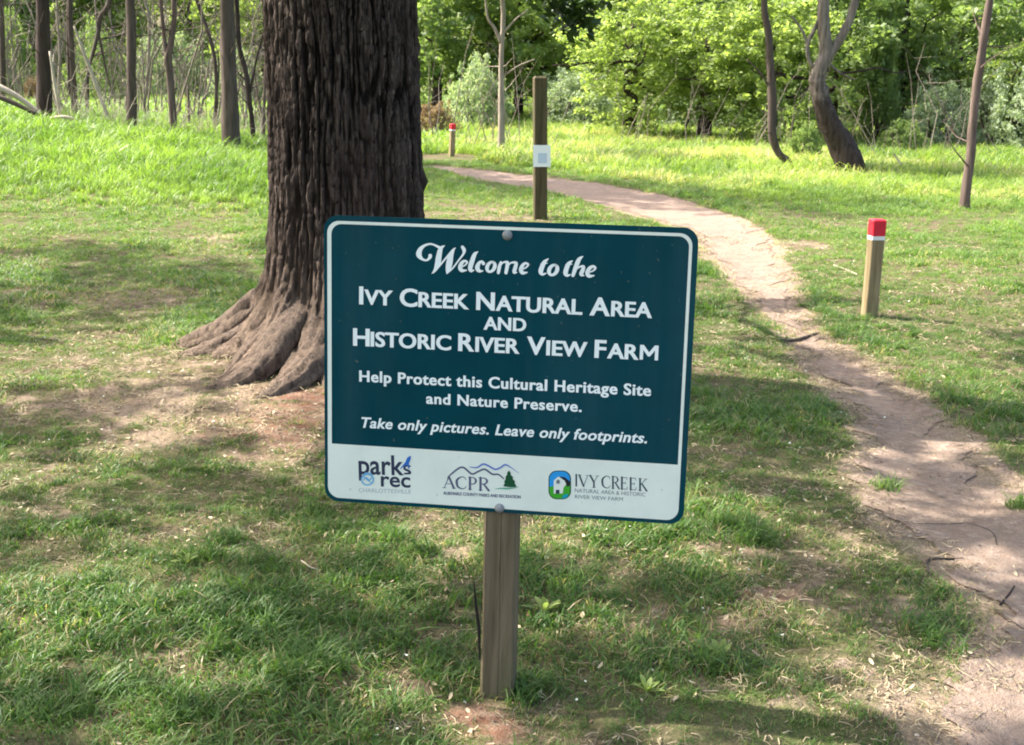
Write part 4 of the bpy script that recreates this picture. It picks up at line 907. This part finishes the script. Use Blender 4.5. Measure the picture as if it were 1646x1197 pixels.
def shrub(label, x0, x1, y0, yb, kind, i, group=None, deep=.8, cat='shrub', seed=1, name='shrub', Y=None):
    cxp = (x0+x1)/2; b = G(cxp, yb) if Y is None else AT(cxp, yb, Y); Yd = b[1]; gz = hg(b[0], b[1]); r_ = thing(name, (b[0], b[1]+.1, gz), label, cat, group); O_ = np.array(r_.location)
    wv = (AT(x1, yb, Yd)[0]-AT(x0, yb, Yd)[0])/2; ht = AT(cxp, y0, Yd)[2]-gz
    leafchild('foliage', 'D'+kind, i, (b[0], b[1]+wv*deep*.6, gz-.05), (wv*1.22, wv*deep, ht*1.06), r_, O_, seed*1.3)
    rr_ = np.random.default_rng(seed); st = []
    for q in range(6):
        a = rr_.uniform(0, 6.28); st.append(limb((b[0]+rr_.normal(0, .1), b[1]+wv*deep*.6+rr_.normal(0, .1), gz-.1), (b[0]+math.cos(a)*wv*.6, b[1]+wv*deep*.6+math.sin(a)*wv*.4, gz+ht*.75), .035, .008, seed*10+q))
    part('stems', *join(st), M_BARK, r_, O_, smooth=True); return r_
GS = 'bushes along the meadow edge'
shrub('rounded silver green bush left of the notice post', 690, 838, 100, 213, 's', 0, GS, seed=1)
shrub('silvery bush just right of the tall notice post', 850, 995, 118, 210, 's', 1, GS, seed=2)
shrub('low brownish dry shrub against the right side of the large trunk', 655, 735, 165, 222, 'b', 0, GS, seed=3)
shrub('pale silvery bush at the right edge behind the slim reddish trunk', 1540, 1700, 118, 246, 's', 0, GS, seed=4)
shrub('light green bush between the forked tree and the slim reddish trunk', 1455, 1570, 140, 244, 's', 1, GS, seed=5)
shrub('dull green tall bush directly behind the forked leaning tree', 1350, 1478, 70, 236, 'm', 0, GS, seed=6)
shrub('leafy small bush at the foot of the tall dull bush', 1415, 1500, 195, 250, 'm', 1, GS, seed=7)
shrub('green bush low between the kinked grey tree and forked tree', 1255, 1335, 205, 262, 'm', 0, GS, seed=8)
shrub('dark bush added as shade under the overhanging bright leaves', 1050, 1240, 155, 216, 'd', 0, GS, seed=9, Y=33)  # dark foliage added to stand for the shade beneath the crowns
shrub('greyish bush behind the straight brown trunk and forked trunk', 200, 330, 60, 163, 's', 1, GS, seed=10)
shrub('dark green bush on the far field left of the large trunk', 310, 445, 85, 168, 's', 0, GS, seed=11)
shrub('brown tangle of dry brush beside the thick dark trunk', 34, 70, 122, 172, 'b', 0, GS, seed=12, Y=24)
shrub('deep green bush at the far left between the edge and the thick trunk', -30, 66, 30, 166, 'm', 1, GS, seed=13)
shrub('grey green bush behind the pale leaning pole', 84, 205, 50, 168, 'm', 0, GS, seed=14)
def bigtree(label, px, yb, Y, kind, i, sx, sz, zc, seed, group='trees of the wood edge', low=None):
    b = AT(px, yb, Y); gz = hg(b[0], b[1]); r_ = thing('leafy_tree', (b[0], b[1], gz), label, 'tree', group); O_ = np.array(r_.location)
    part('trunk', *tube([(b[0], b[1], gz-.3), (b[0]+.05, b[1], gz+1), (b[0]-.05, b[1]+.05, gz+zc*.6), (b[0], b[1], gz+zc+sz*.4)], [.2, .14, .11, .03], 10, seed, .1), M_BARKD, r_, O_, smooth=True)
    leafchild('crown', kind, i, (b[0], b[1], gz+zc), (sx, sx*.85, sz), r_, O_, seed*1.1)
    rr_ = np.random.default_rng(seed); st = [limb((b[0], b[1], gz+zc*.45+rr_.random()), (b[0]+rr_.normal(0, sx*.5), b[1]+rr_.normal(0, sx*.4), gz+zc+rr_.normal(0, sz*.4)), .05, .01, seed*10+q) for q in range(7)]
    part('limbs', *join(st), M_BARKD, r_, O_, smooth=True)
    return r_
bigtree('bright yellow green tree hanging low right of the notice post', 1010, 208, 30, 'y', 0, 1.96, 1.90, 2.01, 1)
bigtree('spreading yellow green tree whose leaves nearly reach the meadow', 1130, 208, 29.5, 'y', 1, 2.13, 1.85, 1.96, 2)
bigtree('leafy yellow green tree behind the kinked grey trunk', 1235, 212, 28.5, 'y', 2, 1.90, 1.90, 2.01, 3)
bigtree('mid green tree filling the gap right of the furrowed trunk', 700, 200, 38, 'm', 0, 3.25, 3.20, 3.29, 4)
bigtree('tall green tree behind the young forked tree', 830, 200, 39, 'y', 1, 3.36, 3.40, 3.48, 5)
bigtree('deep green tree directly behind the notice post', 905, 200, 41, 'm', 1, 3.02, 3.20, 3.29, 6)
bigtree('dull green tree behind the forked leaning trunk', 1330, 215, 31, 'm', 2, 2.58, 2.70, 2.80, 7)
bigtree('mid green tree standing right of the forked limbs', 1440, 215, 31.5, 'm', 0, 2.46, 2.60, 2.70, 8)
bigtree('yellow green tree in the top right corner', 1630, 215, 30, 'y', 0, 1.90, 1.20, 1.33, 9)
bigtree('green tree between the slim trunk and the top right corner', 1530, 215, 33, 'm', 1, 2.46, 2.60, 2.70, 10)
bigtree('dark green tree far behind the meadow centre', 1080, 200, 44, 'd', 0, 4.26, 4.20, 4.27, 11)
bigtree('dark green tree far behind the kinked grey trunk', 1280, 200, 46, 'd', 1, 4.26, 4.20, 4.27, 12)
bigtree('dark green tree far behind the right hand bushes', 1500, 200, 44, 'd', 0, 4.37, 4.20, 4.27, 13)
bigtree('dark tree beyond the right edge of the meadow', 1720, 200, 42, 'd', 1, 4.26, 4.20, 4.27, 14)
bigtree('pale green tree seen through the leftmost trunks', 60, 170, 58, 'm', 1, 4.40, 5.00, 4.75, 15)
bigtree('light green tree beyond the far field, left of the forked trunk', 180, 165, 60, 'y', 2, 4.20, 5.00, 4.75, 16)
bigtree('yellow green tree between the forked trunk and broad brown trunk', 310, 165, 60, 'y', 0, 4.20, 4.80, 4.56, 17)
bigtree('bright tree showing just left of the furrowed trunk', 425, 165, 56, 'y', 1, 3.80, 4.80, 4.56, 18)
bigtree('shaded tree far beyond the left edge of the bank', -80, 165, 56, 'm', 2, 4.40, 5.00, 4.75, 19)
bigtree('tree hidden mostly behind the large furrowed trunk', 560, 170, 52, 'm', 0, 4.20, 5.00, 4.75, 20)
# far wood that reads as one mass
r = np.random.default_rng(88); n = 2300; x = r.uniform(-60, 60, n); y = r.uniform(64, 84, n)+np.abs(x)*.05; z_ = H0(x, y)+r.uniform(0, 1, n)**.8*15
V, F, v = leafmesh(np.column_stack([x, y, z_]), r.uniform(.9, 1.9, n), 42, .42, 89, .8, .2)
o = part('distant_wood', V, F, M_MG, attrs={'v': v}); tag(o, 'solid mass of distant green woodland closing the view', 'wood', kind='stuff')
r = np.random.default_rng(90); n = 900; x = r.uniform(-5, 26, n); y = r.uniform(36, 48, n); z_ = H0(x, y)+r.uniform(0, 1, n)*2.4
V, F, v = leafmesh(np.column_stack([x, y, z_]), r.uniform(.3, .7, n), 34, .16, 91, .8, .2)
o = part('undergrowth', V, F, M_MG, attrs={'v': v}); tag(o, 'dark undergrowth below the trees at the meadow edge', 'undergrowth', kind='stuff')

def brush(name, label, spans, n, seed, mat, hmin, hmax, rad_):
    r = np.random.default_rng(seed); P_ = []
    for q in range(n):
        x0, x1, Y0, Y1 = spans[r.integers(len(spans))]; Yq = r.uniform(Y0, Y1); b = AT(r.uniform(x0, x1), 200, Yq); h = r.uniform(hmin, hmax)
        z0 = hg(b[0], b[1])-.05; l = r.normal(0, .28, 2)*h; m_ = r.normal(0, .05, 2)*h; rr = rad_*r.uniform(.5, 1.6)
        P_.append(tube([(b[0], b[1], z0), (b[0]+l[0]*.35+m_[0], b[1]+l[1]*.35, z0+h*.4), (b[0]+l[0]*.75-m_[0], b[1]+l[1]*.7, z0+h*.75), (b[0]+l[0]*1.1, b[1]+l[1], z0+h)], [rr, rr*.8, rr*.55, rr*.2], 4, 0))
        for t in range(3):
            k0 = r.uniform(.3, .9); s0 = np.array([b[0]+l[0]*k0, b[1]+l[1]*k0, z0+h*k0]); d = r.normal(0, 1, 3); d[2] = abs(d[2])*.7; d *= h*.16
            P_.append(tube([s0, s0+d*.5+r.normal(0, .02, 3), s0+d], [rr*.45, rr*.3, rr*.12], 3, 0))
    return tag(part(name, *join(P_), mat), label, 'brush', kind='stuff')
brush('bare_brush', 'tangle of thin bare stems and twigs among the left woodland trunks', [(-40, 450, 20.5, 31)], 210, 301, M_BARKP2, .7, 4.2, .013)
brush('dry_stems', 'dry pale stems standing in the grass on top of the bank', [(60, 440, 18.6, 21)], 260, 302, M_DEAD, .25, .8, .005)
brush('meadow_edge_stems', 'greyish dead stems poking out of the bushes behind the meadow', [(670, 900, 25, 27), (1000, 1330, 25.5, 27.5), (1340, 1700, 24, 27)], 100, 303, M_BARKP2, .4, 2.6, .008)
# ------------------------------------------------------------------ logs, twigs, roots, weeds
def px_stick(name, label, cat, pts, Y=None, mat=M_DEAD, group=None, lift=.3):
    P = []; R = []
    for q in pts:
        g_ = G(q[0], q[1]) if Y is None else AT(q[0], q[1], Y)
        rad_ = q[2]/2*np.linalg.norm(g_-np.array([0, 0, EYE]))/FPX
        if Y is None: g_ = np.array([g_[0], g_[1], hg(g_[0], g_[1])+rad_*lift+.003])
        P.append(g_); R.append(rad_)
    Pn = resample(np.array([list(p)+[r] for p, r in zip(P, R)]), 5) if len(P) > 2 else np.array([list(p)+[r] for p, r in zip(P, R)])
    return tag(part(name, *tube(Pn[:, :3], np.maximum(Pn[:, 3], .0012), 7, 3, .2), mat, org=P[0]*np.array([1, 1, 1]), smooth=True), label, cat, group)
px_stick('fallen_log', 'upper of two pale fallen logs slanting in from the left edge', 'log', [(-30,128,9),(20,150,8),(65,182,7)], 19.2)
px_stick('fallen_log', 'lower darker fallen log slanting in from the left edge', 'log', [(-30,146,7),(15,162,7),(60,184,6)], 18.8, M_BARK)
px_stick('fallen_log', 'small pale log lying at the foot of the slim two toned trunk', 'log', [(82,190,5),(105,188,5),(126,193,4)], 18.9)
px_stick('surface_root', 'dark root stepping across the narrow part of the path', 'root', [(1246,547,4),(1275,546,6),(1305,537,5),(1318,533,3)], None, M_BARK)
px_stick('surface_root', 'curved dark root loop on the lower right of the path', 'root', [(1548,892,2),(1520,895,3.5),(1494,898,4),(1490,912,4),(1500,930,3),(1512,940,3)], None, M_BARK)
px_stick('surface_root', 'long thin root crossing the path above the root loop', 'root', [(1470,835,2),(1520,833,2.5),(1560,832,2.5),(1595,845,3),(1604,865,3)], None, M_BARK)
px_stick('surface_root', 'thin root reaching out from the left of the furrowed trunk', 'root', [(345,512,3),(370,500,5),(400,492,6),(420,490,8)], None, M_BARK)
px_stick('twig', 'short black twig on the path at the right edge', 'twig', [(1632,933,3),(1620,952,4),(1608,966,3)], None, M_BARKD)
px_stick('twig', 'reddish straight twig in the grass right of the sign post', 'twig', [(982,978,4),(996,996,4),(1012,1018,3)], None, M_BARKR)
px_stick('twig', 'pale thin twig on the bare soil right of the weeds', 'twig', [(1205,1042,3),(1222,1055,3),(1238,1068,2)], None, M_DEAD)
px_stick('twig', 'long grey twig in the lower right corner', 'twig', [(1600,975,4),(1625,992,5),(1660,1012,4)], None, M_BARK)
px_stick('twig', 'bent pale twig in the lower left grass', 'twig', [(152,1124,3),(165,1112,3),(182,1118,3),(190,1105,2)], None, M_DEAD)
px_stick('twig', 'thin straw coloured stalk lying by the lit patch of soil', 'twig', [(485,905,3),(500,915,3),(515,918,2)], None, M_DEAD)
px_stick('twig', 'pale twig leaning in the meadow right of the forked tree', 'twig', [(1455,275,3),(1447,262,3),(1436,246,2)], 21.0)
px_stick('twig', 'pale twig on the lawn left of the nearer red marker', 'twig', [(1340,428,3),(1360,434,3),(1378,442,2)], None, M_DEAD)
def weed(px, py, label, n, l, seed, mat=M_MG):
    b = G(px, py); r = np.random.default_rng(seed); V, F = [], []
    for i in range(n):
        a = r.uniform(0, 6.28); L_ = l*r.uniform(.6, 1.2); e = r.uniform(.5, 1.25); d = np.array([math.cos(a)*math.cos(e), math.sin(a)*math.cos(e), math.sin(e)]); s_ = np.array([-math.sin(a), math.cos(a), 0]); o = len(V)
        for t, wv in ((0, .04), (.3, .18), (.6, .24), (.85, .14), (1, .02)):
            c_ = d*L_*t - np.array([0, 0, L_*.35*t*t]); V += [c_-s_*L_*wv*.5, c_+np.array([0, 0, -.01*l]), c_+s_*L_*wv*.5]
        for q in range(4):
            for z2 in range(2): F.append((o+q*3+z2, o+q*3+z2+1, o+q*3+z2+4, o+q*3+z2+3))
    V = np.array(V)+np.array([b[0], b[1], hg(b[0], b[1])+.004])
    part_ = part('broadleaf_weed', V, F, mat, org=(b[0], b[1], hg(b[0], b[1])), smooth=True, attrs={'v': np.repeat(r.random(n), 15)})
    tag(part_, label, 'weed', 'broadleaf weeds in the lawn')
weed(875, 985, 'bright broadleaf weed just right of the sign post', 12, .075, 1, M_YG)
weed(1160, 1055, 'pointed leafy weed in the lawn right of the sign', 12, .07, 2, M_YG)
weed(1068, 862, 'round leaved weed below the lower right corner of the sign', 14, .07, 3)
weed(1040, 1110, 'small upright weed near the bottom edge right of the post', 9, .06, 4, M_YG)
weed(505, 1150, 'flat leaved weed near the bottom edge left of the post', 11, .05, 5)
weed(1100, 980, 'thin bluish grass like weed below the sign corner', 9, .06, 6)
weed(300, 905, 'leafy weed in the sunlit lower left grass', 10, .06, 7, M_YG)
